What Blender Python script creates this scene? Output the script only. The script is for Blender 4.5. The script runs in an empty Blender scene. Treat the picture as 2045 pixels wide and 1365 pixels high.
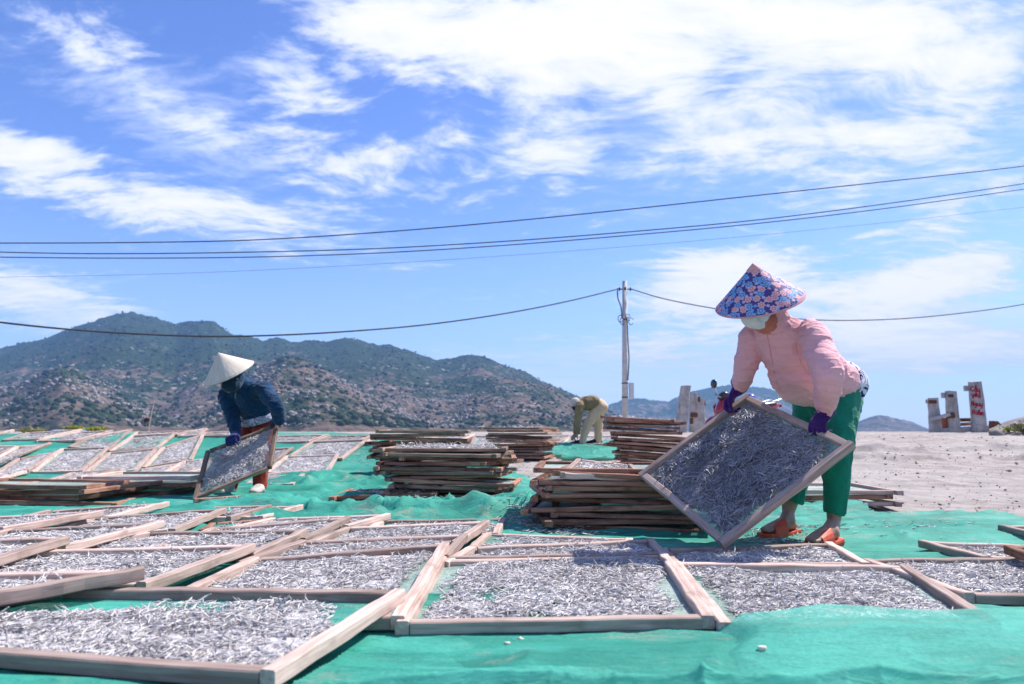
import bpy, bmesh, math, random
import numpy as np
from mathutils import Vector, Matrix
random.seed(7)
RNG = np.random.default_rng(7)
SC = bpy.context.scene
COL = SC.collection
V = Vector
R = math.radians

# ------------------------------------------------------------------ camera model
W0, H0, FPX = 2045.0, 1365.0, 1400.0
HZ = 861.0                                   # row of the horizon
CAMZ = 0.55
TH = math.atan((HZ - H0 / 2) / FPX)
CF = V((0, math.cos(TH), math.sin(TH)))
CU = V((0, -math.sin(TH), math.cos(TH)))

def ray(px, py):
    d = CF + V((1, 0, 0)) * ((px - W0 / 2) / FPX) + CU * ((H0 / 2 - py) / FPX)
    return d / d.y

def at(px, py, Y):
    return V((0, 0, CAMZ)) + ray(px, py) * Y

def at_z(px, py, z):
    d = ray(px, py)
    return V((0, 0, CAMZ)) + d * ((z - CAMZ) / d.z)

def sstep(a, b, x):
    t = np.clip((np.asarray(x, float) - a) / (b - a), 0, 1)
    return t * t * (3 - 2 * t)

# ------------------------------------------------------------------ vectorised noise
def _hash(i, j, k, s):
    h = (i.astype(np.uint32) * np.uint32(374761393) + j.astype(np.uint32) * np.uint32(668265263)
         + k.astype(np.uint32) * np.uint32(2147483647) + np.uint32(s * 974711 + 11))
    h = (h ^ (h >> np.uint32(13))) * np.uint32(1274126177)
    h = (h ^ (h >> np.uint32(16))) * np.uint32(2246822519)
    return ((h ^ (h >> np.uint32(15))) & np.uint32(0xffff)).astype(np.float64) / 32767.5 - 1.0

def vnoise(P, s=0):
    P = np.asarray(P, float)
    i0 = np.floor(P).astype(np.int64)
    f = P - i0
    f = f * f * f * (f * (f * 6 - 15) + 10)
    out = 0
    for dx in (0, 1):
        wx = f[:, 0] if dx else 1 - f[:, 0]
        for dy in (0, 1):
            wy = f[:, 1] if dy else 1 - f[:, 1]
            for dz in (0, 1):
                wz = f[:, 2] if dz else 1 - f[:, 2]
                out = out + wx * wy * wz * _hash(i0[:, 0] + dx, i0[:, 1] + dy, i0[:, 2] + dz, s)
    return out

def fbm(P, octaves=4, s=0, gain=0.5):
    P = np.asarray(P, float)
    a, t, out = 1.0, 0.0, 0
    for o in range(octaves):
        out = out + a * vnoise(P * (2.03 ** o) + 17.3 * o, s + o)
        t += a
        a *= gain
    return out / t

# ------------------------------------------------------------------ the lie of the land
_yl = np.array([-5, 9.4, 10.0, 10.6, 12.2, 12.8, 15, 60, 80])
_zl = np.array([0, 0, 0.02, 0.12, 0.485, 0.525, 0.53, 0.53, 0.53])
_yr = np.array([-5, 7.0, 8.5, 11.0, 13.6, 16, 18, 60, 80])
_zr = np.array([0, 0, 0.05, 0.13, 0.28, 0.44, 0.525, 0.53, 0.53])

def ground(X, Y):
    X = np.asarray(X, float); Y = np.asarray(Y, float)
    def sm(xs, zs):
        return sum(np.interp(Y + d, xs, zs) for d in (-.3, -.15, 0, .15, .3)) / 5
    w = sstep(-0.19, -0.05, X / np.maximum(Y, 0.5))
    z = sm(_yl, _zl) * (1 - w) + sm(_yr, _zr) * w
    # two low ridges of raked sand on the right
    r = X / np.maximum(Y, .5)
    for yc, amp, wd, s in ((12.4, .12, .12, 3), (10.8, .085, .09, 5)):
        yy = yc + 0.25 * np.sin(X * 0.55 + s) + .12 * np.sin(X * 1.9 + s) + .07 * np.sin(X * 6.3 + s)
        z = z + amp * (.75 + .35 * np.sin(X * 2.7 + s) + .25 * np.sin(X * 8.1)) * np.exp(-((Y - yy) / wd) ** 2) * sstep(.35, .5, r)
    return z

def g1(x, y):
    return float(ground(np.array([x]), np.array([y]))[0])

def at_g(px, py, off=0.0):
    """the point of the ground (raised by off) seen at a pixel"""
    d = ray(px, py)
    Ys = np.concatenate([np.arange(0.8, 20, 0.02), np.arange(20, 60, .2)])
    zz = CAMZ + d.z * Ys - ground(d.x * Ys, Ys) - off
    k = np.argmax(zz < 0)
    if not (zz < 0).any():
        k = int(np.argmin(zz))
    Y = Ys[k]
    return V((d.x * Y, Y, CAMZ + d.z * Y))

# ------------------------------------------------------------------ scene helpers
def tag(o, label=None, cat=None, group=None, kind=None):
    if label: o['label'] = label
    if cat: o['category'] = cat
    if group: o['group'] = group
    if kind: o['kind'] = kind
    return o

def empty(name, loc, label=None, cat=None, group=None):
    o = bpy.data.objects.new(name, None)
    o.empty_display_size = .1
    o.location = loc
    COL.objects.link(o)
    return tag(o, label, cat, group)

def link(name, me, mat=None, parent=None, loc=None):
    """links a mesh; parented meshes are given in world space and stay where they are"""
    o = bpy.data.objects.new(name, me)
    COL.objects.link(o)
    if mat is not None and len(me.materials) == 0:
        me.materials.append(mat)
    if parent is not None:
        o.parent = parent
        o.matrix_parent_inverse = Matrix.Translation(-wloc(parent))
    if loc is not None:
        o.location = loc
    return o

def wloc(o):
    t = V(o.location)
    if o.parent is not None:
        t = t + V(o.matrix_parent_inverse.translation) + wloc(o.parent)
    return t

def mesh_np(name, verts, faces, smooth=False, mat=None):
    """faces: (n,3) or (n,4) array, or list of tuples"""
    me = bpy.data.meshes.new(name)
    verts = np.asarray(verts, np.float32)
    if isinstance(faces, np.ndarray):
        n, k = faces.shape
        me.vertices.add(len(verts)); me.vertices.foreach_set('co', verts.ravel())
        me.loops.add(n * k); me.loops.foreach_set('vertex_index', faces.astype(np.int32).ravel())
        me.polygons.add(n)
        me.polygons.foreach_set('loop_start', np.arange(0, n * k, k, dtype=np.int32))
        me.update(calc_edges=True)
    else:
        me.from_pydata([tuple(v) for v in verts], [], faces)
        me.update()
    if smooth:
        me.polygons.foreach_set('use_smooth', np.ones(len(me.polygons), bool))
    if mat is not None:
        me.materials.append(mat)
    return me

class MB:
    """collects shapes that become one mesh"""
    def __init__(self): self.v, self.f = [], []
    def add(self, vs, fs):
        b = len(self.v)
        self.v += [tuple(v) for v in vs]
        self.f += [tuple(i + b for i in f) for f in fs]
        return self
    def box(self, c, s, rot=None, bev=0.0):
        bm = bmesh.new()
        bmesh.ops.create_cube(bm, size=1)
        for v in bm.verts: v.co = V((v.co.x * s[0], v.co.y * s[1], v.co.z * s[2]))
        if bev > 0:
            bmesh.ops.bevel(bm, geom=bm.edges[:], offset=bev, segments=2, affect='EDGES', profile=.6)
        m = Matrix.Translation(V(c)) @ (rot.to_4x4() if rot is not None else Matrix.Identity(4))
        bm.verts.index_update()
        self.add([m @ v.co for v in bm.verts], [[v.index for v in f.verts] for f in bm.faces])
        bm.free()
        return self
    def loft(self, pts, rad, side=None, n=14, sub=3, round_ends=(True, True)):
        vs, fs = loft(pts, rad, side, n, sub, round_ends)
        return self.add(vs, fs)
    def tube(self, pts, r, n=8):
        return self.loft(pts, [r] * len(pts), n=n, sub=1, round_ends=(False, False))
    def ball(self, c, r, rot=None, u=14, w=10):
        bm = bmesh.new()
        bmesh.ops.create_uvsphere(bm, u_segments=u, v_segments=w, radius=1)
        if not hasattr(r, '__len__'): r = (r, r, r)
        m = Matrix.Translation(V(c)) @ (rot.to_4x4() if rot is not None else Matrix.Identity(4)) @ Matrix.Diagonal(V((*r, 1)))
        bm.verts.index_update()
        self.add([m @ v.co for v in bm.verts], [[v.index for v in f.verts] for f in bm.faces])
        bm.free()
        return self
    def lathe(self, prof, m=None, n=32, closed=False):
        """prof: list of (r, z)"""
        m = m or Matrix.Identity(4)
        vs, fs = [], []
        for r, z in prof:
            for k in range(n):
                a = 2 * math.pi * k / n
                vs.append(m @ V((r * math.cos(a), r * math.sin(a), z)))
        L = len(prof)
        for i in range(L - (0 if closed else 1)):
            for k in range(n):
                a, b = i * n + k, i * n + (k + 1) % n
                c, d = ((i + 1) % L) * n + (k + 1) % n, ((i + 1) % L) * n + k
                fs.append((a, b, c, d))
        return self.add(vs, fs)
    def build(self, name, mat=None, parent=None, smooth=False):
        me = mesh_np(name, self.v, self.f, smooth, mat)
        return link(name, me, None, parent)

def catmull(P, sub):
    P = [np.array(p, float) for p in P]
    if sub <= 1 or len(P) < 3: return P
    Q = [2 * P[0] - P[1]] + P + [2 * P[-1] - P[-2]]
    out = []
    for i in range(1, len(Q) - 2):
        for k in range(sub):
            t = k / sub
            a, b, c, d = Q[i - 1], Q[i], Q[i + 1], Q[i + 2]
            out.append(.5 * (2 * b + (c - a) * t + (2 * a - 5 * b + 4 * c - d) * t * t + (3 * b - a - 3 * c + d) * t ** 3))
    out.append(P[-1])
    return out

def loft(pts, rad, side=None, n=14, sub=3, round_ends=(True, True)):
    """tube through pts; rad = r or (r along side, r across)"""
    rr = [(r, r) if not hasattr(r, '__len__') else r for r in rad]
    P = catmull(pts, sub); Q = catmull([(*r, 0) for r in rr], sub)
    if len(Q) != len(P): Q = [np.array((*r, 0)) for r in rr]
    P = [V(p) for p in P]
    L = len(P)
    T = []
    for i in range(L):
        t = P[min(i + 1, L - 1)] - P[max(i - 1, 0)]
        T.append(t.normalized())
    s = V(side) if side is not None else (V((1, 0, 0)) if abs(T[0].x) < .8 else V((0, 1, 0)))
    rings = []
    for i in range(L):
        s2 = s - T[i] * s.dot(T[i])
        if s2.length < 1e-4: s2 = T[i].orthogonal()
        s2.normalize()
        if side is None: s = s2
        u = T[i].cross(s2)
        rings.append((P[i], T[i], s2, u, max(Q[i][0], 1e-4), max(Q[i][1], 1e-4)))
    if round_ends[0]:
        c, t, a, b, ra, rb = rings[0]; m = min(ra, rb)
        rings = [(c - t * m * .9, t, a, b, ra * .4, rb * .4), (c - t * m * .6, t, a, b, ra * .8, rb * .8)] + rings
    if round_ends[1]:
        c, t, a, b, ra, rb = rings[-1]; m = min(ra, rb)
        rings = rings + [(c + t * m * .6, t, a, b, ra * .8, rb * .8), (c + t * m * .9, t, a, b, ra * .4, rb * .4)]
    vs, fs = [], []
    for c, t, a, b, ra, rb in rings:
        for k in range(n):
            w = 2 * math.pi * k / n
            vs.append(c + a * (ra * math.cos(w)) + b * (rb * math.sin(w)))
    for i in range(len(rings) - 1):
        for k in range(n):
            fs.append((i * n + k, i * n + (k + 1) % n, (i + 1) * n + (k + 1) % n, (i + 1) * n + k))
    fs.append(tuple(range(n))[::-1])
    fs.append(tuple((len(rings) - 1) * n + k for k in range(n)))
    return vs, fs

def remesh(mb, voxel, smooth=4, name='skin', fac=.5):
    """one continuous surface over everything collected"""
    me = mesh_np('tmp', mb.v, mb.f)
    bm = bmesh.new(); bm.from_mesh(me)
    bmesh.ops.recalc_face_normals(bm, faces=bm.faces[:])
    bm.to_mesh(me); bm.free()
    o = bpy.data.objects.new('tmp', me); COL.objects.link(o)
    m = o.modifiers.new('r', 'REMESH'); m.mode = 'VOXEL'; m.voxel_size = voxel
    if smooth:
        s = o.modifiers.new('s', 'SMOOTH'); s.iterations = smooth; s.factor = fac
    dg = bpy.context.evaluated_depsgraph_get(); dg.update()
    out = bpy.data.meshes.new_from_object(o.evaluated_get(dg))
    out.name = name
    bpy.data.objects.remove(o); bpy.data.meshes.remove(me)
    out.polygons.foreach_set('use_smooth', np.ones(len(out.polygons), bool))
    return out

def get_v(me):
    a = np.empty(len(me.vertices) * 3, np.float32); me.vertices.foreach_get('co', a)
    return a.reshape(-1, 3).astype(float)

def set_v(me, a):
    me.vertices.foreach_set('co', np.asarray(a, np.float32).ravel()); me.update()

def get_n(me):
    a = np.empty(len(me.vertices) * 3, np.float32)
    me.vertex_normals.foreach_get('vector', a)
    return a.reshape(-1, 3).astype(float)

# ------------------------------------------------------------------ materials
def newmat(name):
    m = bpy.data.materials.new(name); m.use_nodes = True
    nt = m.node_tree; nt.nodes.clear()
    out = nt.nodes.new('ShaderNodeOutputMaterial')
    return m, nt, out

class NT:
    def __init__(self, nt): self.nt = nt
    def n(self, t, ins=None, **kw):
        nd = self.nt.nodes.new('ShaderNode' + t)
        for k, v in kw.items(): setattr(nd, k, v)
        for k, v in (ins or {}).items(): self.set(nd, k, v)
        return nd
    def set(self, nd, k, v):
        s = nd.inputs[k]
        if isinstance(v, bpy.types.NodeSocket): self.nt.links.new(v, s)
        else: s.default_value = v
    def coord(self, w='Object'): return self.n('TexCoord').outputs[w]
    def pos(self): return self.n('NewGeometry').outputs['Position']
    def map(self, v, scale=(1, 1, 1), loc=(0, 0, 0), rot=(0, 0, 0)):
        return self.n('Mapping', {'Vector': v, 'Scale': scale, 'Location': loc, 'Rotation': rot}).outputs[0]
    def noise(self, v, scale, detail=4, rough=.55, dist=0., out='Fac'):
        return self.n('TexNoise', {'Vector': v, 'Scale': scale, 'Detail': detail, 'Roughness': rough, 'Distortion': dist}).outputs[out]
    def vor(self, v, scale, out='Distance', feature='F1', rnd=1.):
        return self.n('TexVoronoi', {'Vector': v, 'Scale': scale, 'Randomness': rnd}, feature=feature).outputs[out]
    def rng(self, v, a, b, c=0., d=1., smooth=True):
        return self.n('MapRange', {'Value': v, 'From Min': a, 'From Max': b, 'To Min': c, 'To Max': d},
                      interpolation_type='SMOOTHSTEP' if smooth else 'LINEAR').outputs[0]
    def math(self, op, a, b=0., clamp=False):
        nd = self.n('Math', operation=op, use_clamp=clamp)
        self.set(nd, 0, a); self.set(nd, 1, b)
        return nd.outputs[0]
    def mix(self, f, a, b, mode='MIX'):
        nd = self.n('MixRGB', {'Fac': f}, blend_type=mode)
        for k, v in (('Color1', a), ('Color2', b)):
            if isinstance(v, (tuple, list)) and len(v) == 3: v = (*v, 1)
            self.set(nd, k, v)
        return nd.outputs[0]
    def bump(self, h, strength=.5, dist=.01, normal=None):
        ins = {'Height': h, 'Strength': strength, 'Distance': dist}
        if normal is not None: ins['Normal'] = normal
        return self.n('Bump', ins).outputs[0]
    def bsdf(self, col, rough=.8, spec=.3, metal=0., normal=None, **kw):
        if isinstance(col, (tuple, list)) and len(col) == 3: col = (*col, 1)
        ins = {'Base Color': col, 'Roughness': rough, 'Specular IOR Level': spec, 'Metallic': metal}
        if normal is not None: ins['Normal'] = normal
        ins.update(kw)
        return self.n('BsdfPrincipled', ins).outputs[0]

MAT = {}
def material(name):
    def deco(fn):
        m, nt, out = newmat(name)
        h = NT(nt)
        sh = fn(h)
        nt.links.new(sh, out.inputs['Surface'])
        MAT[name] = m
        return m
    return deco

def plain(name, col, rough=.6, spec=.3, metal=0., var=.12, scale=30., bump=.0, coat=0.):
    """a paint, plastic or metal with slight wear"""
    @material(name)
    def _(h):
        c = h.coord()
        n = h.noise(c, scale, 5)
        cc = h.mix(h.rng(n, .3, .7), tuple(x * (1 - var) for x in col), tuple(min(1, x * (1 + var)) for x in col))
        nm = h.bump(n, bump, .004) if bump else None
        return h.bsdf(cc, h.rng(n, .2, .8, rough * .85, min(1, rough * 1.15)), spec, metal, nm, **({'Coat Weight': coat} if coat else {}))
    return MAT[name]

def wood(name, lo, hi, stain, stain_amt=.5):
    @material(name)
    def _(h):
        rnd = h.n('ObjectInfo').outputs['Random']
        off = h.n('CombineXYZ', {'X': h.math('MULTIPLY', rnd, 37.), 'Y': h.math('MULTIPLY', rnd, 11.), 'Z': 0.}).outputs[0]
        c = h.n('VectorMath', {0: h.coord(), 1: off}, operation='ADD').outputs[0]
        grain = h.noise(h.map(c, (3, 60, 60)), 1., 6, .6, .6)
        fine = h.noise(h.map(c, (9, 220, 220)), 1., 3, .6)
        blot = h.noise(h.map(c, (5, 9, 9)), 1., 5, .6)
        col = h.mix(h.rng(grain, .3, .7), lo, hi)
        col = h.mix(h.math('MULTIPLY', h.rng(fine, .5, .75), .35), col, tuple(x * .55 for x in lo))
        col = h.mix(h.math('MULTIPLY', h.rng(blot, .5, .72), stain_amt), col, stain)
        tone = h.rng(rnd, 0, 1, .60, 1.2, False)
        col = h.mix(1., col, h.n('CombineColor', {'Red': tone, 'Green': tone, 'Blue': tone}).outputs[0], 'MULTIPLY')
        knot = h.rng(h.vor(h.map(c, (4, 22, 22)), 1.), .0, .16, 1, 0)
        col = h.mix(h.math('MULTIPLY', knot, .55), col, tuple(x * .35 for x in lo))
        nm = h.bump(h.math('ADD', grain, h.math('MULTIPLY', fine, .5)), .45, .003)
        return h.bsdf(col, .85, .15, 0., nm)
    return MAT[name]

wood('pale_wood', (.365, .255, .215), (.59, .455, .395), (.19, .125, .10), .62)
wood('brown_wood', (.20, .085, .055), (.43, .245, .175), (.05, .022, .016), .85)
wood('grey_wood', (.18, .115, .085), (.38, .27, .205), (.06, .036, .028), .8)

@material('sand')
def _(h):
    p = h.pos()
    big = h.noise(p, .35, 4); mid = h.noise(p, 3.2, 6, .65); fine = h.noise(p, 60, 4, .7)
    col = h.mix(h.rng(mid, .3, .72), (.23, .198, .182), (.42, .37, .345))
    col = h.mix(h.math('MULTIPLY', h.rng(big, .42, .66), .5), col, (.42, .385, .36))
    col = h.mix(h.math('MULTIPLY', h.rng(fine, .45, .7), .35), col, (.28, .24, .2))
    peb = h.vor(p, 11.); pebm = h.math('MULTIPLY', h.rng(peb, .08, .17, 1, 0), h.rng(h.noise(p, 4., 3), .42, .56))
    col = h.mix(pebm, col, (.15, .12, .105))
    peb2 = h.rng(h.vor(p, 44.), .10, .2, 1, 0)
    col = h.mix(h.math('MULTIPLY', peb2, .5), col, (.23, .2, .17))
    ht = h.math('ADD', h.math('MULTIPLY', mid, 1.), h.math('ADD', h.math('MULTIPLY', fine, .25), h.math('MULTIPLY', pebm, .4)))
    return h.bsdf(col, .95, .1, 0., h.bump(ht, 1., .05))

def net_mat(name, c1, c2, alpha):
    @material(name)
    def _(h):
        p = h.pos()
        big = h.noise(p, 1.3, 5, .6); fine = h.noise(p, 85, 3, .7)
        streak = h.noise(h.map(p, (2.2, 9, 4)), 1., 5, .65, .5)
        col = h.mix(h.rng(big, .35, .65), c1, c2)
        col = h.mix(h.math('MULTIPLY', h.rng(streak, .40, .66), .5), col, tuple(x * .62 for x in c1))
        dust = h.noise(h.map(p, (2.5, 6, 2)), 1., 6, .7, .4)
        dm = h.math('MULTIPLY', h.rng(dust, .53, .70), h.rng(fine, .35, .6, .3, 1))
        col = h.mix(h.math('MULTIPLY', dm, .8), col, (.40, .38, .31))
        wv = h.n('TexWave', {'Vector': h.map(p, (1, 1, 1)), 'Scale': 120., 'Distortion': 1.5, 'Detail': 2.}, bands_direction='X').outputs['Fac']
        bp = h.bump(h.math('ADD', h.math('MULTIPLY', wv, .25), fine), .5, .004)
        spk = h.math('MULTIPLY', h.rng(h.vor(p, 70.), .05, .13, 1, 0), h.rng(h.noise(p, 5., 4), .5, .62))
        col = h.mix(h.math('MULTIPLY', spk, .8), col, (.55, .53, .48))
        wr = h.noise(h.map(p, (9, 30, 12), (0, 0, 0), (0, 0, .15)), 1., 5, .6, 1.)
        bp = h.bump(wr, .55, .02, bp)
        a = h.bsdf(col, .62, .25, 0., bp)
        t = h.n('BsdfTranslucent', {'Color': (*c2, 1)}).outputs[0]
        s = h.n('MixShader', {0: .25, 1: a, 2: t}).outputs[0]
        tr = h.n('BsdfTransparent').outputs[0]
        al = h.rng(fine, .3, .7, alpha - .12, min(1, alpha + .12), False)
        return h.n('MixShader', {0: al, 1: tr, 2: s}).outputs[0]
    return MAT[name]
net_mat('green_net', (.028, .30, .225), (.075, .46, .35), .94)
net_mat('green_net_thin', (.06, .42, .325), (.13, .60, .48), .72)

@material('screen')
def _(h):
    p = h.coord()
    n = h.noise(p, 60, 4, .7); b = h.noise(p, 4., 3)
    col = h.mix(h.rng(n, .35, .7), (.22, .33, .28), (.47, .52, .47))
    a = h.bsdf(col, .5, .4)
    tr = h.n('BsdfTransparent').outputs[0]
    return h.n('MixShader', {0: h.rng(b, .35, .7, .55, .82), 1: tr, 2: a}).outputs[0]

@material('fish')
def _(h):
    a = h.n('VertexColor', layer_name='tone').outputs['Color']
    sep = h.n('SeparateColor', {'Color': a})
    col = h.mix(sep.outputs['Red'], (.36, .335, .33), (.78, .735, .715))
    col = h.mix(h.math('MULTIPLY', sep.outputs['Green'], .8), col, (.055, .06, .085))
    col = h.mix(h.math('MULTIPLY', sep.outputs['Blue'], .35), col, (.44, .35, .26))
    return h.bsdf(col, .45, .4, .0)

@material('shaded_fish')  # same fish, colours darkened: shade of the lifting worker painted in
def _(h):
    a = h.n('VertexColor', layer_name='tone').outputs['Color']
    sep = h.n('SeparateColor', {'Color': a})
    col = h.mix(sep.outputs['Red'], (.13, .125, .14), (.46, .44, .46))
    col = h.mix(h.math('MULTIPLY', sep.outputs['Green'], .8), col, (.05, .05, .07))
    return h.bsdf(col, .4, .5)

@material('hillside')
def _(h):
    p = h.pos()
    b1 = h.noise(p, .011, 6, .62); b2 = h.noise(p, .05, 5, .65); b3 = h.noise(p, .22, 4, .7)
    veg = h.mix(h.rng(b3, .35, .68), (.010, .022, .008), (.036, .056, .020))
    soil = h.mix(h.rng(b2, .3, .7), (.10, .066, .05), (.18, .125, .097))
    hz = h.n('SeparateXYZ', {'Vector': p}).outputs['Z']
    low = h.rng(hz, 0., 150., .0, .16)
    m = h.rng(h.math('SUBTRACT', h.math('ADD', h.math('MULTIPLY', b1, .6), h.math('MULTIPLY', b2, .4)), h.math('SUBTRACT', low, .045)), .47, .56)
    m = h.math('MULTIPLY', m, h.rng(b3, .3, .6, .35, 1))
    col = h.mix(m, veg, soil)
    rk = h.rng(h.vor(p, .085), .18, .36, 1, 0)
    rkm = h.math('MULTIPLY', h.math('MULTIPLY', rk, h.rng(h.noise(p, .02, 4), .46, .6)), h.math('MULTIPLY', h.rng(hz, 70., 130., 1., .12), .8))
    col = h.mix(rkm, col, (.36, .32, .29))
    return h.bsdf(col, .95, .05, 0., h.bump(h.math('ADD', b3, h.math('MULTIPLY', b2, 2.)), .8, 4.))

@material('boulder')
def _(h):
    p = h.pos()
    n = h.noise(p, .4, 5, .65)
    return h.bsdf(h.mix(h.rng(n, .3, .7), (.16, .135, .12), (.32, .28, .25)), .95, .1)

@material('scrub')
def _(h):
    p = h.pos()
    n = h.noise(p, .06, 4, .6)
    return h.bsdf(h.mix(h.rng(n, .35, .65), (.009, .019, .006), (.034, .052, .018)), .9, .1)

@material('sea')
def _(h):
    p = h.pos()
    n = h.noise(h.map(p, (.1, .4, 1)), 1., 5)
    return h.bsdf((.03, .10, .17), .12, .5, 0., h.bump(n, .3, .3))

def cloth(name, c, var=.1, rough=.9, scale=140., sheen=.15):
    @material(name)
    def _(h):
        p = h.coord()
        n = h.noise(p, 7, 5, .6); f = h.noise(p, scale, 2)
        fold = h.noise(h.map(p, (8, 8, 30), (0, 0, 0), (.2, .35, 0)), 1., 5, .6, 1.6)
        col = h.mix(h.rng(n, .3, .7), tuple(x * (1 - var) for x in c), tuple(min(1, x * (1 + var)) for x in c))
        hgt = h.math('ADD', h.math('MULTIPLY', f, .12), fold)
        return h.bsdf(col, rough, .15, 0., h.bump(hgt, .62, .02), **{'Sheen Weight': sheen})
    return MAT[name]
cloth('pink_cloth', (.76, .385, .40), .05)
cloth('green_cloth', (.006, .19, .115), .12)
cloth('purple_knit', (.045, .010, .11), .3, .95, 260)
cloth('navy_knit', (.012, .02, .10), .3, .95, 260)
cloth('teal_cloth', (.003, .034, .085), .25)
cloth('navy_cloth', (.006, .03, .06), .25)
cloth('red_cloth', (.26, .03, .015), .2)
cloth('white_cloth', (.72, .72, .70), .05, .9, 200)
cloth('blue_cloth', (.02, .11, .20), .15)
cloth('orange_cloth', (.50, .16, .11), .25)
cloth('khaki_cloth', (.21, .155, .078), .15)
cloth('cream_cloth', (.56, .40, .26), .08)
cloth('black_cloth', (.012, .012, .016), .3)
cloth('beige_cloth', (.50, .42, .36), .1)
cloth('grey_sock', (.40, .36, .34), .25)

def print_cloth(name, base, ink, scale):
    @material(name)
    def _(h):
        p = h.coord()
        d = h.vor(p, scale)
        s = h.math('SINE', h.math('MULTIPLY', d, 26.))
        w = h.noise(p, scale * 1.2, 3)
        return h.bsdf(h.mix(h.math('MULTIPLY', h.rng(s, -.1, .2), h.rng(w, .38, .5)), base, ink), .9, .15)
print_cloth('paisley_cloth', (.62, .62, .68), (.02, .025, .09), 15.)
print_cloth('speckled_cloth', (.52, .52, .60), (.03, .035, .10), 34.)

@material('skin')
def _(h):
    p = h.coord()
    n = h.noise(p, 22, 4)
    return h.bsdf(h.mix(h.rng(n, .3, .7), (.30, .165, .115), (.40, .235, .165)), .55, .35, 0., h.bump(h.noise(p, 120, 3), .15, .002),
                  **{'Subsurface Weight': .08, 'Subsurface Radius': (.02, .008, .005), 'Subsurface Scale': .5})
plain('orange_rubber', (.58, .075, .03), .55, .35, var=.1)
plain('hair', (.02, .015, .012), .5, .4)
plain('eye', (.02, .015, .012), .15, .5)

@material('palm_leaf')
def _(h):
    uv = h.n('UVMap').outputs[0]
    ang = h.noise(h.map(uv, (90, 3, 1)), 1., 4, .6)
    rings = h.n('TexWave', {'Vector': uv, 'Scale': 5.2, 'Distortion': .6, 'Detail': 2.}, bands_direction='Y').outputs['Fac']
    n = h.noise(h.coord(), 16, 4)
    col = h.mix(h.rng(ang, .3, .7), (.52, .45, .355), (.66, .60, .50))
    col = h.mix(h.math('MULTIPLY', h.rng(rings, .75, 1.), .35), col, (.42, .34, .25))
    col = h.mix(h.math('MULTIPLY', h.rng(n, .5, .75), .4), col, (.5, .41, .31))
    return h.bsdf(col, .7, .2, 0., h.bump(h.math('ADD', ang, h.math('MULTIPLY', rings, .6)), .5, .006))

@material('flower_print')
def _(h):
    uv = h.n('UVMap').outputs[0]
    def layer(scale, off):
        v = h.map(uv, (scale, scale, 1), off)
        vo = h.n('TexVoronoi', {'Vector': v, 'Scale': 1., 'Randomness': .75}, voronoi_dimensions='2D')
        dv = h.n('VectorMath', {0: v, 1: vo.outputs['Position']}, operation='SUBTRACT').outputs[0]
        s = h.n('SeparateXYZ', {'Vector': dv})
        an = h.math('ARCTAN2', s.outputs['Y'], s.outputs['X'])
        r = h.n('VectorMath', {0: dv}, operation='LENGTH').outputs['Value']
        pet = h.math('ADD', .43, h.math('MULTIPLY', h.math('COSINE', h.math('MULTIPLY', an, 7.)), .07))
        rel = h.math('DIVIDE', r, pet)
        cs = h.n('SeparateColor', {'Color': vo.outputs['Color']})
        return rel, cs
    rel, cs = layer(25., (0, 0, 0))
    pink = h.mix(h.rng(rel, .1, .95), (.62, .11, .17), (.78, .45, .45))
    blue = h.mix(h.rng(rel, .1, .95), (.03, .11, .36), (.22, .42, .66))
    fl = h.mix(h.rng(cs.outputs['Red'], .5, .52), pink, blue)
    fl = h.mix(h.rng(rel, .16, .24, 1, 0), fl, (.86, .62, .30))
    base = (.075, .055, .20)
    rel2, cs2 = layer(46., (3.3, 1.7, 0))
    sm = h.mix(h.rng(cs2.outputs['Red'], .5, .52), (.62, .40, .48), (.17, .34, .62))
    c0 = h.mix(h.math('MULTIPLY', h.rng(rel2, .8, .95, 1, 0), h.rng(cs2.outputs['Green'], .35, .4)), base, sm)
    col = h.mix(h.rng(rel, .9, 1.0, 1, 0), c0, fl)
    return h.bsdf(col, .7, .25)
plain('pink_trim', (.62, .30, .30), .8, .2)

def concrete(name, a, b, stain):
    @material(name)
    def _(h):
        p = h.coord()
        n = h.noise(p, 5, 6, .65); f = h.noise(p, 45, 4, .7); drip = h.noise(h.map(p, (9, 9, 1.4)), 1., 5)
        col = h.mix(h.rng(n, .3, .7), a, b)
        col = h.mix(h.math('MULTIPLY', h.rng(drip, .52, .72), .6), col, stain)
        return h.bsdf(col, .92, .15, 0., h.bump(h.math('ADD', n, h.math('MULTIPLY', f, .5)), .6, .015))
concrete('concrete', (.30, .27, .25), (.50, .46, .43), (.15, .12, .11))
concrete('pole_concrete', (.42, .40, .38), (.55, .53, .51), (.30, .28, .26))
plain('brick', (.26, .09, .055), .9, .1, var=.3)
plain('red_paint', (.30, .004, .03), .7, .2)
plain('dark_paint', (.06, .05, .055), .8, .2)
plain('rust', (.14, .06, .035), .9, .1, var=.4)
plain('wire_black', (.018, .02, .028), .6, .3)
plain('box_grey', (.52, .53, .54), .5, .4)
plain('steel', (.55, .56, .58), .28, .5, .9)
plain('black_plastic', (.014, .014, .017), .28, .5, coat=.4)
plain('rubber', (.018, .018, .018), .85, .2)
plain('red_enamel', (.34, .005, .018), .22, .5, coat=.7)
plain('blue_enamel', (.025, .06, .36), .22, .5, coat=.7)
plain('lamp_lens', (.75, .77, .8), .1, .6)
plain('pebble', (.27, .225, .20), .95, .05, var=.4)
plain('dry_foam', (.66, .58, .48), .95, .05, var=.2)

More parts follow.
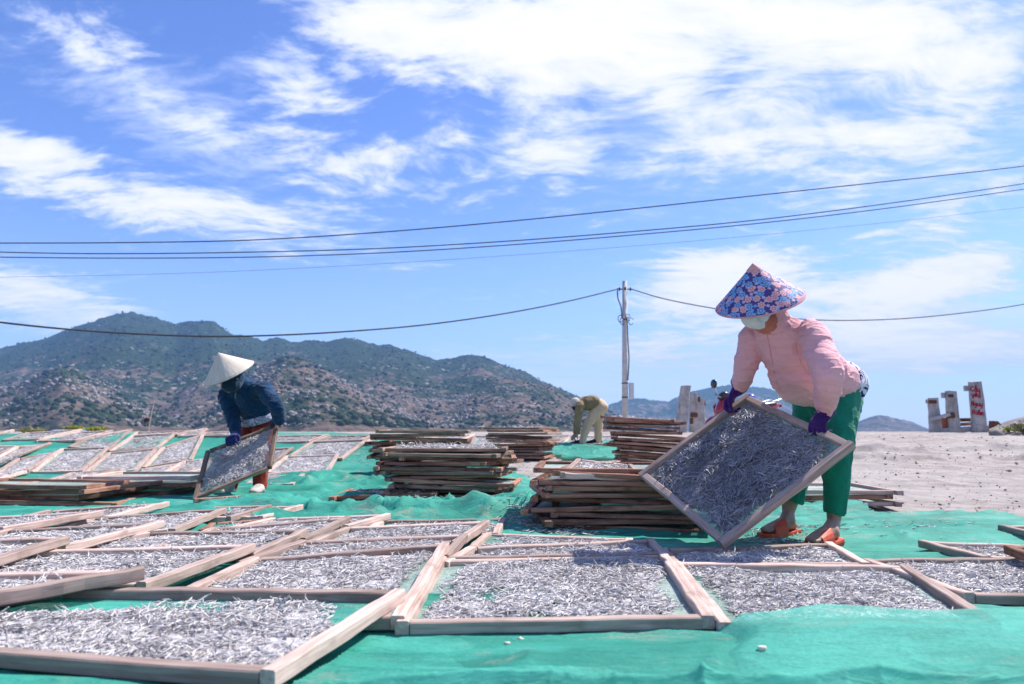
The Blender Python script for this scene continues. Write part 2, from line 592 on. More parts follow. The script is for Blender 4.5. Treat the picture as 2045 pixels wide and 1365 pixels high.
def leafmat(name, a, b):
    @material(name)
    def _(h):
        rnd = h.noise(h.coord(), 9., 3)
        col = h.mix(h.rng(rnd, .3, .7), a, b)
        s = h.bsdf(col, .6, .3)
        t = h.n('BsdfTranslucent', {'Color': (*b, 1)}).outputs[0]
        return h.n('MixShader', {0: .25, 1: s, 2: t}).outputs[0]
leafmat('yellow_leaf', (.15, .17, .02), (.32, .34, .05))
leafmat('dull_leaf', (.09, .10, .03), (.24, .23, .10))
# ================================================================== camera, light, sky, air
cam = bpy.data.cameras.new('camera'); co = bpy.data.objects.new('camera', cam); COL.objects.link(co)
SC.camera = co
co.location = (0, 0, CAMZ); co.rotation_euler = (math.pi / 2 + TH, 0, 0)
cam.sensor_width = 36; cam.lens = FPX / W0 * 36
cam.clip_start = .05; cam.clip_end = 60000
cam.dof.use_dof = True; cam.dof.focus_distance = 3.7; cam.dof.aperture_fstop = 3.2

SUN_EL, SUN_AZ = R(51), R(60)          # azimuth from +Y (view) towards +X
sdir = V((math.sin(SUN_AZ) * math.cos(SUN_EL), math.cos(SUN_AZ) * math.cos(SUN_EL), math.sin(SUN_EL)))
sl = bpy.data.lights.new('sun', 'SUN'); sl.energy = 5.0; sl.angle = R(.53); sl.color = (1, .955, .89)
so = bpy.data.objects.new('sun', sl); COL.objects.link(so)
so.rotation_euler = sdir.to_track_quat('Z', 'Y').to_euler(); so.location = sdir * 50

wd = bpy.data.worlds.new('World'); SC.world = wd; wd.use_nodes = True
wd.node_tree.nodes.clear()
h = NT(wd.node_tree)
SKY_K = .12
sky = h.n('TexSky', sky_type='NISHITA', sun_disc=False, sun_elevation=SUN_EL, sun_rotation=SUN_AZ,
          air_density=1.0, dust_density=.4, ozone_density=2.2, altitude=0.)
skyc = h.n('HueSaturation', {'Color': sky.outputs[0], 'Saturation': 1.15, 'Value': 1.0, 'Hue': .512}).outputs[0]
skyc = h.mix(1., skyc, (.80, .85, 1.04), 'MULTIPLY')
skyc = h.mix(h.rng(h.n('SeparateXYZ', {'Vector': h.n('TexCoord').outputs['Generated']}).outputs['Z'], -.02, .30, .62, 0), skyc, (.285 / SKY_K, .385 / SKY_K, .66 / SKY_K))
D = h.n('TexCoord').outputs['Generated']
sp = h.n('SeparateXYZ', {'Vector': D})
yy = h.math('MAXIMUM', h.math('ABSOLUTE', sp.outputs['Y']), .05)
ga = h.math('DIVIDE', sp.outputs['X'], yy); gb = h.math('DIVIDE', sp.outputs['Z'], yy)
# clouds: masses and veils placed by the bearing they stand at, broken up by noise seen on a high flat layer
G = h.n('CombineXYZ', {'X': ga, 'Y': gb, 'Z': 0.}).outputs[0]
zz = h.math('ADD', h.math('MAXIMUM', sp.outputs['Z'], 0.), .16)
L = h.n('CombineXYZ', {'X': h.math('DIVIDE', sp.outputs['X'], zz), 'Y': h.math('DIVIDE', sp.outputs['Y'], zz), 'Z': 0.}).outputs[0]

def bearing(px, py):
    d = ray(px, py); return d.x, d.z
def mass(px, py, rx, ry, rot, amp):
    a, b = bearing(px, py)
    m = h.n('Mapping', {'Vector': G, 'Location': (a, b, 0), 'Rotation': (0, 0, R(rot)), 'Scale': (rx / FPX, ry / FPX, 1)}, vector_type='TEXTURE').outputs[0]
    l = h.n('VectorMath', {0: m}, operation='LENGTH').outputs['Value']
    return h.rng(l, 0, 1, amp, 0)
def total(items):
    t = None
    for it in items:
        m = mass(*it); t = m if t is None else h.math('ADD', t, m)
    return t
puffs = total([
    (1400, 30, 1050, 260, 0, .60), (1000, 90, 620, 230, -10, .40), (1850, 120, 560, 230, 0, .40), (1350, 190, 520, 120, -6, .22),
    (740, 40, 300, 170, -20, .30), (180, 370, 520, 160, -15, .44), (560, 455, 440, 100, -10, .44), (20, 300, 260, 110, -18, .32),
    (690, 340, 330, 130, -14, .44), (560, 180, 230, 170, -35, .38), (230, 110, 360, 130, -25, .37), (370, 240, 240, 90, -22, .35),
    (1080, 310, 300, 150, -10, .40), (940, 375, 180, 70, 0, .22), (1420, 310, 260, 150, 25, .40), (1800, 300, 440, 130, 16, .46),
    (1980, 390, 320, 110, 14, .42), (1640, 250, 270, 110, 15, .28), (1430, 545, 280, 120, 15, .58), (1600, 640, 580, 210, 0, .54), (1950, 690, 420, 100, 0, .5), (60, 590, 380, 110, -12, .56), (1900, 560, 300, 110, 10, .4), (1200, 700, 420, 60, 0, .3), (1850, 545, 260, 80, 16, .34),
    (1640, 400, 210, 80, 20, .26), (700, 210, 180, 90, -20, .28), (1150, 450, 190, 55, 0, .26), (860, 280, 150, 80, 0, .24), (1750, 470, 260, 70, 16, .24),
])
veil = total([
    (1650, 700, 700, 160, 0, .50), (1080, 730, 560, 95, 0, .44), (1950, 640, 460, 130, 4, .40), (60, 590, 430, 120, -14, .56), (230, 650, 300, 60, -12, .22),
    (1500, 90, 1150, 330, 0, .56), (200, 140, 620, 200, -25, .38), (400, 260, 360, 110, -20, .26), (560, 180, 260, 170, -40, .30), (500, 420, 760, 190, -12, .34), (1900, 340, 560, 190, 10, .36), (900, 810, 1300, 80, 0, .30),
    (1060, 330, 380, 170, -10, .26), (1430, 330, 330, 170, 20, .24),
])
warp = h.n('VectorMath', {0: h.n('TexNoise', {'Vector': L, 'Scale': 1.1, 'Detail': 3.}).outputs['Color'], 1: (.5, .5, .5)}, operation='SUBTRACT').outputs[0]
Lw = h.n('VectorMath', {0: L, 1: h.n('VectorMath', {0: warp, 'Scale': .55}, operation='SCALE').outputs[0]}, operation='ADD').outputs[0]
n1 = h.noise(h.map(Lw, (1.25, 2.0, 1), (3.1, 1.7, 0)), 1.9, 9, .60)
n2 = h.noise(h.map(Lw, (1.5, 2.6, 1), (8.1, 5.2, 0), (0, 0, .35)), 6.0, 7, .62)
n3 = h.noise(h.map(L, (.5, 2.8, 1), (1.3, 4.4, 0)), 1.6, 6, .55)
nn = h.math('ADD', h.math('MULTIPLY', n1, .55), h.math('MULTIPLY', n2, .45))
den = h.rng(h.math('ADD', h.math('MULTIPLY', h.math('SUBTRACT', nn, .5), 4.2), h.math('SUBTRACT', h.math('MULTIPLY', puffs, 2.1), .50)), -.12, .66)
n4 = h.math('ADD', h.math('MULTIPLY', n3, .5), h.math('MULTIPLY', n2, .5))
vden = h.math('MULTIPLY', h.rng(h.math('ADD', h.math('MULTIPLY', h.math('SUBTRACT', n4, .5), 1.7), h.math('SUBTRACT', veil, .16)), -.04, .60), .88)
behind = h.rng(sp.outputs['Y'], -.2, .1, 0, 1)
other = h.math('MULTIPLY', h.rng(nn, .47, .62), h.math('SUBTRACT', 1., behind))
den = h.math('MAXIMUM', h.math('MULTIPLY', den, behind), other)
thick = h.rng(h.math('ADD', h.math('MULTIPLY', h.math('SUBTRACT', nn, .5), 2.2), puffs), .15, .85)
CK = 1.0 / SKY_K
cl = h.mix(thick, (.43 * CK, .49 * CK, .66 * CK), (.645 * CK, .63 * CK, .665 * CK))
vc = h.mix(.5, (.47 * CK, .53 * CK, .72 * CK), (.53 * CK, .58 * CK, .74 * CK))
skyc = h.mix(vden, skyc, vc)
full = h.mix(den, skyc, cl)
bg = h.n('Background', {'Color': full, 'Strength': SKY_K})
wo = h.n('OutputWorld', {'Surface': bg.outputs[0]})

SC.view_settings.view_transform = 'Standard'; SC.view_settings.look = 'None'
SC.view_settings.exposure = .82; SC.view_settings.gamma = 1.0
SC.render.engine = 'CYCLES'
SC.cycles.use_denoising = True
SC.cycles.max_bounces = 7; SC.cycles.transparent_max_bounces = 12; SC.cycles.volume_bounces = 0
SC.cycles.sample_clamp_indirect = 6.0

HAZE = .00027
m, nt, out = newmat('haze')
pv = nt.nodes.new('ShaderNodeVolumePrincipled')
pv.inputs['Color'].default_value = (.30, .56, 1.0, 1); pv.inputs['Density'].default_value = HAZE; pv.inputs['Anisotropy'].default_value = .0
nt.links.new(pv.outputs[0], out.inputs['Volume'])
mb = MB(); mb.box((0, 1150, 124), (5200, 2700, 254))
hz = mb.build('haze', m); tag(hz, 'thin blue sea haze lying over the shore and hills', None, None, 'stuff')

# ================================================================== sand, sea, hills
def make_ground():
    Ys = np.concatenate([np.linspace(-6, .6, 30, endpoint=False), np.geomspace(.6, 3.2, 120, endpoint=False) , np.linspace(3.2, 20, 300, endpoint=False), np.geomspace(20, 84, 40)])
    A = np.linspace(-1.45, 1.45, 300)
    YY, AA = np.meshgrid(Ys, A, indexing='ij')
    XX = AA * (np.maximum(YY, 0) + 4)
    X, Y = XX.ravel(), YY.ravel()
    Z = ground(X, np.maximum(Y, 0))
    P = np.c_[X, Y, 0 * X]
    amp = .006 + .016 * sstep(4.5, 8, Y) * sstep(.1, .5, X / np.maximum(Y, .5))
    Z = Z + amp * fbm(P * 2.2, 4, 3) + .005 * fbm(P * 9, 3, 5) * sstep(4, 6, Y)
    # rubble mound on the right, shore falling to the sea
    Z = Z - sstep(60, 82, Y) * 2.4
    Z = Z - .012
    n, k = YY.shape
    idx = np.arange(n * k).reshape(n, k)
    F = np.stack([idx[:-1, :-1], idx[:-1, 1:], idx[1:, 1:], idx[1:, :-1]], -1).reshape(-1, 4)
    o = link('ground', mesh_np('ground', np.c_[X, Y, Z], F, True, MAT['sand']))
    tag(o, None, None, None, 'structure')
make_ground()
me = mesh_np('sea', [(-20000, -200, -1.4), (20000, -200, -1.4), (20000, 40000, -1.4), (-20000, 40000, -1.4)], [(0, 1, 2, 3)], False, MAT['sea'])
tag(link('sea', me), kind='structure')

def sil(pts):
    """silhouette: column -> height over the horizon in pixels"""
    x = np.array([p[0] for p in pts], float); y = np.array([HZ - p[1] for p in pts], float)
    return lambda c: np.interp(c, x, y)

def terrain(name, layers, c0, c1, dc, d0, d1, nd, rough, seed):
    cols = np.arange(c0, c1, dc); Ds = np.geomspace(d0, d1, nd)
    DD, CC = np.meshgrid(Ds, cols, indexing='ij')
    X = (CC - W0 / 2) / FPX * DD * 1.0 / math.cos(TH)
    c, d = CC.ravel(), DD.ravel(); x = X.ravel()
    z = np.full(len(c), -3.0); best = np.zeros(len(c))
    wob = fbm(np.c_[x / 130, d / 130, 0 * x], 4, seed)
    for (f, D0, wf, wb, pw) in layers:
        D1 = D0 + 50 * fbm(np.c_[c / 170, 0 * c + D0, 0 * c], 3, seed + 3)
        top = f(c) / FPX * D1
        t = (d - D1)
        pf = np.clip(1 + t / wf, 0, 1) ** pw
        pb = np.clip(1 - t / wb, 0, 1) ** 1.4
        prof = np.where(t < 0, pf, pb)
        # gullies that deepen away from the crest
        prof = prof * (1 - .30 * np.clip(-t / wf, 0, 1) * (0.5 + .9 * np.abs(fbm(np.c_[x / 75, d / 260, 0 * x + D0], 4, seed + 9))))
        zz = np.where(top > .3, top * prof, -3)
        z = np.maximum(z, zz)
    amp = rough * sstep(0, 30, z)
    z = z + amp * (2.0 * fbm(np.c_[x / 38, d / 38, 0 * x], 5, seed + 20) + .8 * vnoise(np.c_[x / 7, d / 7, 0 * x], seed + 30))
    n, k = DD.shape
    idx = np.arange(n * k).reshape(n, k)
    F = np.stack([idx[:-1, :-1], idx[:-1, 1:], idx[1:, 1:], idx[1:, :-1]], -1).reshape(-1, 4)
    P = np.c_[x, d, z]
    o = link(name, mesh_np(name, P, F, True, MAT['hillside']))
    tag(o, None, None, None, 'structure')
    return P.reshape(n, k, 3), CC, DD

S1 = sil([(-700, 800), (-300, 745), (0, 694), (45, 682), (90, 676), (130, 660), (165, 645), (200, 633), (232, 623), (262, 620), (300, 626), (335, 640), (352, 646), (372, 641), (400, 638), (425, 638),
          (440, 650), (462, 667), (500, 671), (525, 679), (560, 675), (590, 681), (620, 676), (650, 679), (690, 674), (715, 676), (740, 686), (780, 687), (815, 698), (840, 711), (870, 716), (900, 715),
          (935, 707), (965, 711), (1000, 724), (1050, 743), (1075, 757), (1110, 773), (1150, 789), (1200, 812), (1260, 842), (1300, 862), (1400, 880)])
S2 = sil([(-900, 800), (-300, 770), (-60, 778), (0, 778), (50, 768), (95, 745), (130, 730), (165, 740), (205, 760), (260, 790), (330, 825), (400, 850), (440, 880)])
S3 = sil([(360, 880), (410, 835), (455, 785), (500, 745), (540, 722), (575, 712), (610, 718), (650, 735), (690, 760), (730, 782), (790, 803), (840, 828), (890, 850), (930, 880)])
S4 = sil([(760, 880), (830, 835), (890, 800), (940, 770), (985, 755), (1030, 752), (1080, 765), (1120, 782), (1170, 803), (1220, 838), (1260, 880)])
S5 = sil([(120, 880), (220, 800), (300, 760), (380, 735), (450, 752), (520, 800), (600, 850), (640, 880)])
PT, PC, PD = terrain('hill', [(S1, 1120, 620, 420, .95), (S4, 800, 330, 330, .9), (S5, 860, 300, 300, .9), (S2, 610, 270, 260, .85), (S3, 660, 300, 300, .85)],
                     -760, 1420, 3.2, 330, 1500, 210, 1.9, 4)
S6 = sil([(1150, 880), (1215, 809), (1245, 799), (1272, 793), (1300, 797), (1330, 802), (1362, 785), (1395, 776), (1450, 768), (1500, 770), (1545, 779), (1600, 806), (1650, 845), (1690, 880)])
terrain('far_hill', [(S6, 1950, 500, 300, .9)], 1130, 1720, 3., 1400, 2300, 70, 3.0, 44)
S7 = sil([(1640, 880), (1690, 852), (1712, 838), (1742, 828), (1760, 829), (1785, 836), (1808, 841), (1822, 847), (1845, 857), (1870, 880)])
terrain('headland', [(S7, 1500, 260, 200, .9)], 1620, 1900, 2.5, 1200, 1750, 60, 2.0, 77)

def scatter_hill():
    """pale boulders and dark bushes strewn over the rocky spurs"""
    n, k, _ = PT.shape
    ico = bmesh.new(); bmesh.ops.create_icosphere(ico, subdivisions=1, radius=1)
    iv = np.array([v.co[:] for v in ico.verts]); ico.verts.index_update()
    itf = np.array([[v.index for v in f.verts] for f in ico.faces]); ico.free()
    flat = PT.reshape(-1, 3)
    slope_ok = flat[:, 2] > 3
    ii = np.where(slope_ok)[0]
    nb = vnoise(flat / 75, 61) * .6 + vnoise(flat / 22, 63) * .55
    d = flat[:, 1]
    spur = sstep(820, 560, d)
    for name, mat, cnt, thr, size, sq in (('boulders', 'boulder', 7000, -.12, (.55, 2.1), .75), ('scrub', 'scrub', 15000, -.30, (1.0, 3.0), .75)):
        w = np.clip((nb if name == 'boulders' else -nb * .7 + .2) - thr, 0, 1)[ii]
        w = w * ((.03 + spur[ii]) if name == 'boulders' else 1.) * (d[ii] / 600) ** 1
        w = w / w.sum()
        pick = RNG.choice(ii, cnt, p=w)
        base = flat[pick] + RNG.normal(0, 2.0, (cnt, 3)) * (1, 1.5, 0)
        s = size[0] + (size[1] - size[0]) * RNG.random(cnt) ** 3.0
        ax = s[:, None] * (0.7 + .6 * RNG.random((cnt, 3))) * (1, 1, sq)
        jit = 1 + RNG.normal(0, .13, (cnt, len(iv), 1))
        a = RNG.random(cnt) * 6.28
        P = iv[None] * jit * ax[:, None, :]
        ca, sa = np.cos(a)[:, None], np.sin(a)[:, None]
        P = np.stack([P[..., 0] * ca - P[..., 1] * sa, P[..., 0] * sa + P[..., 1] * ca, P[..., 2]], -1)
        P = P + base[:, None, :] + (0, 0, 0.15)
        F = (itf[None] + (np.arange(cnt) * len(iv))[:, None, None]).reshape(-1, 3)
        o = link(name, mesh_np(name, P.reshape(-1, 3), F, False, MAT[mat]))
        tag(o, {'boulders': 'pale granite boulders strewn over the rocky hillside', 'scrub': 'dark low bushes covering the hillside'}[name], {'boulders': 'boulders', 'scrub': 'bushes'}[name], None, 'stuff')
scatter_hill()

# ================================================================== green nets
def inside(poly, X, Y):
    c = np.zeros(len(X), bool); n = len(poly)
    for i in range(n):
        x1, y1 = poly[i]; x2, y2 = poly[(i + 1) % n]
        if y1 == y2: continue
        t = ((y1 > Y) != (y2 > Y)) & (X < (x2 - x1) * (Y - y1) / (y2 - y1) + x1)
        c ^= t
    return c

def net_height(X, Y, seed, amp):
    P = np.c_[X, Y, 0 * X]
    a = vnoise(np.c_[X * 1.1 + .3 * Y, Y * 3.4, 0 * X], seed)
    r = 1 - np.abs(vnoise(np.c_[X * 1.6 + .5 * vnoise(P * 1.3, seed + 5), Y * 5.2, 0 * X], seed + 1))
    r2 = 1 - np.abs(vnoise(np.c_[X * 4.5 - Y * 1.5, Y * 7.5, 0 * X], seed + 2))
    r3 = 1 - np.abs(vnoise(np.c_[X * 9 + 2 * a, Y * 26, 0 * X], seed + 3)); r4 = 1 - np.abs(vnoise(np.c_[X * 17 - Y * 6, Y * 21 + X * 5, 0 * X], seed + 4))
    return amp * (.8 * np.clip(a, -.4, 1) + 1.1 * r ** 4 + .5 * r2 ** 5) + amp * .3 + .006 * r3 ** 4 * np.clip(.5 + a, 0, 1) + .0035 * r4 ** 5

def net(name, poly_px, label, mat, amp, seed, lift=.004, rows=None, cols=None, extra=None, solid=None, ampmap=None, xy=None):
    poly = [at_g(*p)[:2] if p[1] > 866 else None for p in poly_px] if xy is None else xy
    poly = [tuple(p) for p in poly]
    xs = [p[0] for p in poly]; ys = [p[1] for p in poly]
    y0, y1 = max(min(ys), .4), max(ys)
    Ys = np.geomspace(y0, y1, rows); A = np.linspace(min(x / (y + 2.5) for x, y in poly), max(x / (y + 2.5) for x, y in poly), cols)
    YY, AA = np.meshgrid(Ys, A, indexing='ij')
    X = (AA * (YY + 2.5)).ravel(); Y = YY.ravel()
    P = np.c_[X, Y, 0 * X]
    hgt = net_height(X, Y, seed, amp)
    if ampmap is not None: hgt = hgt * ampmap(X, Y)
    Z = ground(X, Y) + lift + hgt
    if extra is not None: Z = Z + extra(X, Y)
    wob = .035 * np.maximum(1, Y / 4)
    ins = inside(poly, X + wob * vnoise(P * 3, seed + 7), Y + wob * vnoise(P * 3, seed + 8))
    n, k = YY.shape
    idx = np.arange(n * k).reshape(n, k); I = ins.reshape(n, k)
    keep = I[:-1, :-1] & I[:-1, 1:] & I[1:, 1:] & I[1:, :-1]
    F = np.stack([idx[:-1, :-1], idx[:-1, 1:], idx[1:, 1:], idx[1:, :-1]], -1)[keep]
    used = np.unique(F); rm = np.full(n * k, -1); rm[used] = np.arange(len(used))
    o = link(name, mesh_np(name, np.c_[X, Y, Z][used], rm[F], True, MAT[mat]))
    return tag(o, label, 'net', 'green nets spread on the sand')

def flat_under_trays(X, Y):
    """nets lie flatter under the tray field and the bank, and billow in the open lanes"""
    lane = 1.3 * np.exp(-((Y - 4.9) / .75) ** 2) * sstep(-2.6, -1.6, X) * (.25 + .75 * sstep(1.0, .3, X)) + 1.2 * np.exp(-((Y - 7.6) / 1.2) ** 2) * sstep(-3.0, -2.0, X) * sstep(.4, -.4, X)
    return .32 + 1.25 * lane
main_xy = [(-2.6, .5), (3.2, .5), (3.6, 3.4)] + [tuple(at_g(*p)[:2]) for p in ((2160, 1052), (2045, 1043), (1960, 1030), (1880, 1028), (1810, 1034), (1700, 1018), (1590, 1014), (1480, 1012), (1330, 1000), (1215, 990), (1120, 966), (1060, 958), (1035, 945), (1000, 926), (985, 915), (965, 896), (950, 886), (925, 884))] + \
          [(-1.0, 12.5), (-2.6, 12.6), (-5, 12.6), (-8.5, 12.6), (-11, 12.6), (-9.5, 10), (-5.4, 5.5)]
net('green_net', None, 'wide crumpled green net lying under the whole field of trays', 'green_net', .045, 11, .004, 420, 520, xy=main_xy, ampmap=flat_under_trays)
net('green_net', [(1085, 907), (1105, 893), (1135, 887), (1212, 884), (1240, 890), (1238, 918), (1190, 921), (1130, 918)],
    'small green net on the sand under the bending man in khaki', 'green_net', .03, 21, .012, 60, 160)

def front_fold(X, Y):
    px = X / np.maximum(Y, .3)
    right = sstep(.268, .33, px + .012 * np.sin(Y * 23))
    return right * (.050 * sstep(1.50, 1.84, Y) + .006 * np.sin(X * 9) * sstep(1.7, 1.8, Y)) + .012 * sstep(1.78, 1.3, Y)
fold_px = [(596, 1372), (690, 1305), (760, 1262), (815, 1262), (900, 1270), (1100, 1276), (1300, 1270), (1430, 1272), (1460, 1266), (1600, 1262), (1800, 1256), (1960, 1262), (2060, 1268), (2300, 1272), (2500, 1500), (2300, 1650), (480, 1640), (560, 1430)]
FRONT_NET = net('green_net', fold_px, 'front edge of thin green net billowing over the tray rims at the bottom', 'green_net_thin', .036, 31, .006, 220, 420, extra=front_fold, ampmap=lambda X, Y: .12 + .9 * sstep(1.76, 1.45, Y))
# ================================================================== fish and trays
def fish_mesh(n_ring=(0., .10, .34, .62, .84, .93, 1.0), sides=4):
    """unit fish along x, centred; returns verts (k,3), tris, flag back (k), flag tail"""
    prof = {0.: (.12, .10), .10: (.62, .62), .34: (1., 1.), .62: (.85, .8), .84: (.32, .36), .93: (.16, .62), .2: (.85, .85), .6: (.88, .85), .9: (.16, .25), 1.0: (.04, 1.0)}
    vs, back = [], []
    for t in n_ring:
        w, hh = prof[t]
        for k in range(sides):
            a = 2 * math.pi * (k + .5) / sides if sides == 3 else 2 * math.pi * k / sides
            vs.append((t - .5, w * math.cos(a), hh * math.sin(a)))
            back.append(max(0., math.sin(a)))
    F = []
    for i in range(len(n_ring) - 1):
        for k in range(sides):
            a, b = i * sides + k, i * sides + (k + 1) % sides
            c, d = (i + 1) * sides + (k + 1) % sides, (i + 1) * sides + k
            F += [(a, b, c), (a, c, d)]
    return np.array(vs), np.array(F), np.array(back)

FISH_HI = fish_mesh((0., .2, .6, .9, 1.0))
FISH_LO = fish_mesh((0., .34, .84, 1.0), 3)

def fish_bed(quad, count, length, cover, seed, lo=False, stand=.05, heap=.010, bias=(0, 0), fish_mat='fish'):
    """quad: inner corners of the screen TL,TR,BR,BL (world).  A mesh of loose fish lying on it."""
    rng = np.random.default_rng(seed)
    TL, TR, BR, BL = [np.array(q) for q in quad]
    u = rng.random(count * 3); v = rng.random(count * 3)
    P = np.c_[u * 3.1, v * 2.6, 0 * u + seed * 3.7]
    edge = np.minimum(np.minimum(u, 1 - u) / .13, np.minimum(v, 1 - v) / .10)
    m = fbm(P * 1.3, 3, seed) * .85 + np.clip(edge, 0, 1) * .9 - (1 - cover) * 1.0 + bias[0] * (u - .5) + bias[1] * (v - .5)
    ok = (m + rng.normal(0, .10, len(u))) > .22
    u, v, m = u[ok][:count], v[ok][:count], m[ok][:count]
    n = len(u)
    P0 = ((1 - u) * (1 - v))[:, None] * TL + (u * (1 - v))[:, None] * TR + (u * v)[:, None] * BR + ((1 - u) * v)[:, None] * BL
    ex = (TR - TL + BR - BL); ex /= np.linalg.norm(ex)
    ey = (TL - BL + TR - BR); ey = ey - ex * ey.dot(ex); ey /= np.linalg.norm(ey)
    ez = np.cross(ex, ey)
    fv, ff, fb = FISH_LO if lo else FISH_HI
    k = len(fv)
    Ls = length * (.72 + .5 * rng.random(n)); 
    hl = fbm(np.c_[u * 9, v * 9, 0 * u + seed], 3, seed + 3)
    z = .004 + heap * np.clip(.5 + hl, 0, 1.6) * rng.random(n) * 1.5 * np.clip(m + .5, .3, 1.3)
    yaw = rng.random(n) * 2 * math.pi
    pit = rng.normal(0, .12, n); up = rng.random(n) < stand; pit[up] = rng.uniform(.3, 1.0, up.sum()); z[up] += Ls[up] * .3
    bend = rng.normal(0, .5, n)
    x = fv[None, :, 0] * Ls[:, None]
    wy = fv[None, :, 1] * (Ls * .060)[:, None]
    wz = fv[None, :, 2] * (Ls * .082)[:, None]
    roll = rng.normal(0, .9, n)
    cr, sr = np.cos(roll)[:, None], np.sin(roll)[:, None]
    y = wy * cr - wz * sr + bend[:, None] * (fv[None, :, 0] ** 2 - .08) * Ls[:, None] * 1.1
    zz = wy * sr + wz * cr
    cp, sp_ = np.cos(pit)[:, None], np.sin(pit)[:, None]
    x2 = x * cp - zz * sp_; z2 = x * sp_ + zz * cp
    cy, sy = np.cos(yaw)[:, None], np.sin(yaw)[:, None]
    X = x2 * cy - y * sy; Y = x2 * sy + y * cy; Z = z2 + z[:, None]
    W = P0[:, None, :] + X[..., None] * ex + Y[..., None] * ey + Z[..., None] * ez
    F = (ff[None] + (np.arange(n) * k)[:, None, None]).reshape(-1, 3)
    # the packed lower layer of the bed
    gx, gy = (26, 22) if lo else (64, 54)
    gu, gv = [a.ravel() for a in np.meshgrid(np.linspace(0.02, .98, gx), np.linspace(.02, .98, gy))]
    ge = np.minimum(np.minimum(gu, 1 - gu) / .13, np.minimum(gv, 1 - gv) / .10)
    gm = fbm(np.c_[gu * 3.1, gv * 2.6, 0 * gu + seed * 3.7] * 1.3, 3, seed) * .85 + np.clip(ge, 0, 1) * .9 - (1 - cover) + bias[0] * (gu - .5) + bias[1] * (gv - .5)
    gu = gu + rng.normal(0, .25 / gx, len(gu)); gv = gv + rng.normal(0, .25 / gy, len(gv))
    gp_ = ((1 - gu) * (1 - gv))[:, None] * TL + (gu * (1 - gv))[:, None] * TR + (gu * gv)[:, None] * BR + ((1 - gu) * gv)[:, None] * BL
    gp_ = gp_ + ez * (.003 + .006 * rng.random(len(gu)) * np.clip(gm, 0, 1))[:, None]
    gi = np.arange(gx * gy).reshape(gy, gx); ok4 = (gm > .36).reshape(gy, gx)
    kq = ok4[:-1, :-1] & ok4[:-1, 1:] & ok4[1:, 1:] & ok4[1:, :-1]
    q4 = np.stack([gi[:-1, :-1], gi[1:, :-1], gi[1:, 1:], gi[:-1, 1:]], -1)[kq] + n * k
    F = np.concatenate([F, q4[:, [0, 1, 2]], q4[:, [0, 2, 3]]]) if len(q4) else F
    me = mesh_np('fish_bed', np.concatenate([W.reshape(-1, 3), gp_]), F, True, MAT[fish_mat])
    tone = np.clip(rng.beta(2.0, 1.7, n) + .20 * hl + .45 * fbm(np.c_[u * 4, v * 3, 0 * u + seed], 2, seed + 8), 0, 1)
    col = np.ones((n, k, 4), np.float32)
    col[..., 0] = tone[:, None]; col[..., 1] = fb[None] * (.35 + .65 * rng.random(n))[:, None]; col[..., 2] = (rng.random(n) < .13)[:, None]
    at_ = me.color_attributes.new('tone', 'FLOAT_COLOR', 'POINT')
    gc = np.ones((len(gu), 4), np.float32); gc[:, 0] = rng.random(len(gu)) * .7; gc[:, 1] = (rng.random(len(gu)) < .3) * .6; gc[:, 2] = 0
    at_.data.foreach_set('color', np.concatenate([col.reshape(-1), gc.reshape(-1)]))
    return me

RAIL_W, RAIL_H = .036, .034
_rail_cache = {}
def rail_mesh(L, w, hh, seed):
    key = (round(L, 2), round(w, 3), round(hh, 3), seed % 7)
    if key in _rail_cache: return _rail_cache[key]
    rng = np.random.default_rng(seed % 7 + int(L * 100))
    n = 9
    vs = []
    ch = .0035
    for i in range(n):
        x = -L / 2 + L * i / (n - 1)
        a, b = w / 2 * (1 + rng.normal(0, .022)), hh / 2 * (1 + rng.normal(0, .02))
        oy, oz = rng.normal(0, .0016), rng.normal(0, .0013)
        for (sx, sz) in ((-1, -1), (1, -1), (1, 1), (-1, 1)):
            for q in (0, 1):
                yy_, zz_ = sx * a, sz * b
                first = (sx * sz > 0) == (q == 0)
                if first: zz_ -= sz * ch
                else: yy_ -= sx * ch
                vs.append((x, yy_ + oy, zz_ + oz))
    F = []
    for i in range(n - 1):
        for k in range(8):
            F.append((i * 8 + k, i * 8 + (k + 1) % 8, (i + 1) * 8 + (k + 1) % 8, (i + 1) * 8 + k))
    F.append(tuple(range(8))[::-1]); F.append(tuple((n - 1) * 8 + k for k in range(8)))
    me = mesh_np('rail', vs, F, False)
    bm = bmesh.new(); bm.from_mesh(me); bmesh.ops.recalc_face_normals(bm, faces=bm.faces[:]); bm.to_mesh(me); bm.free()
    _rail_cache[key] = me
    return me

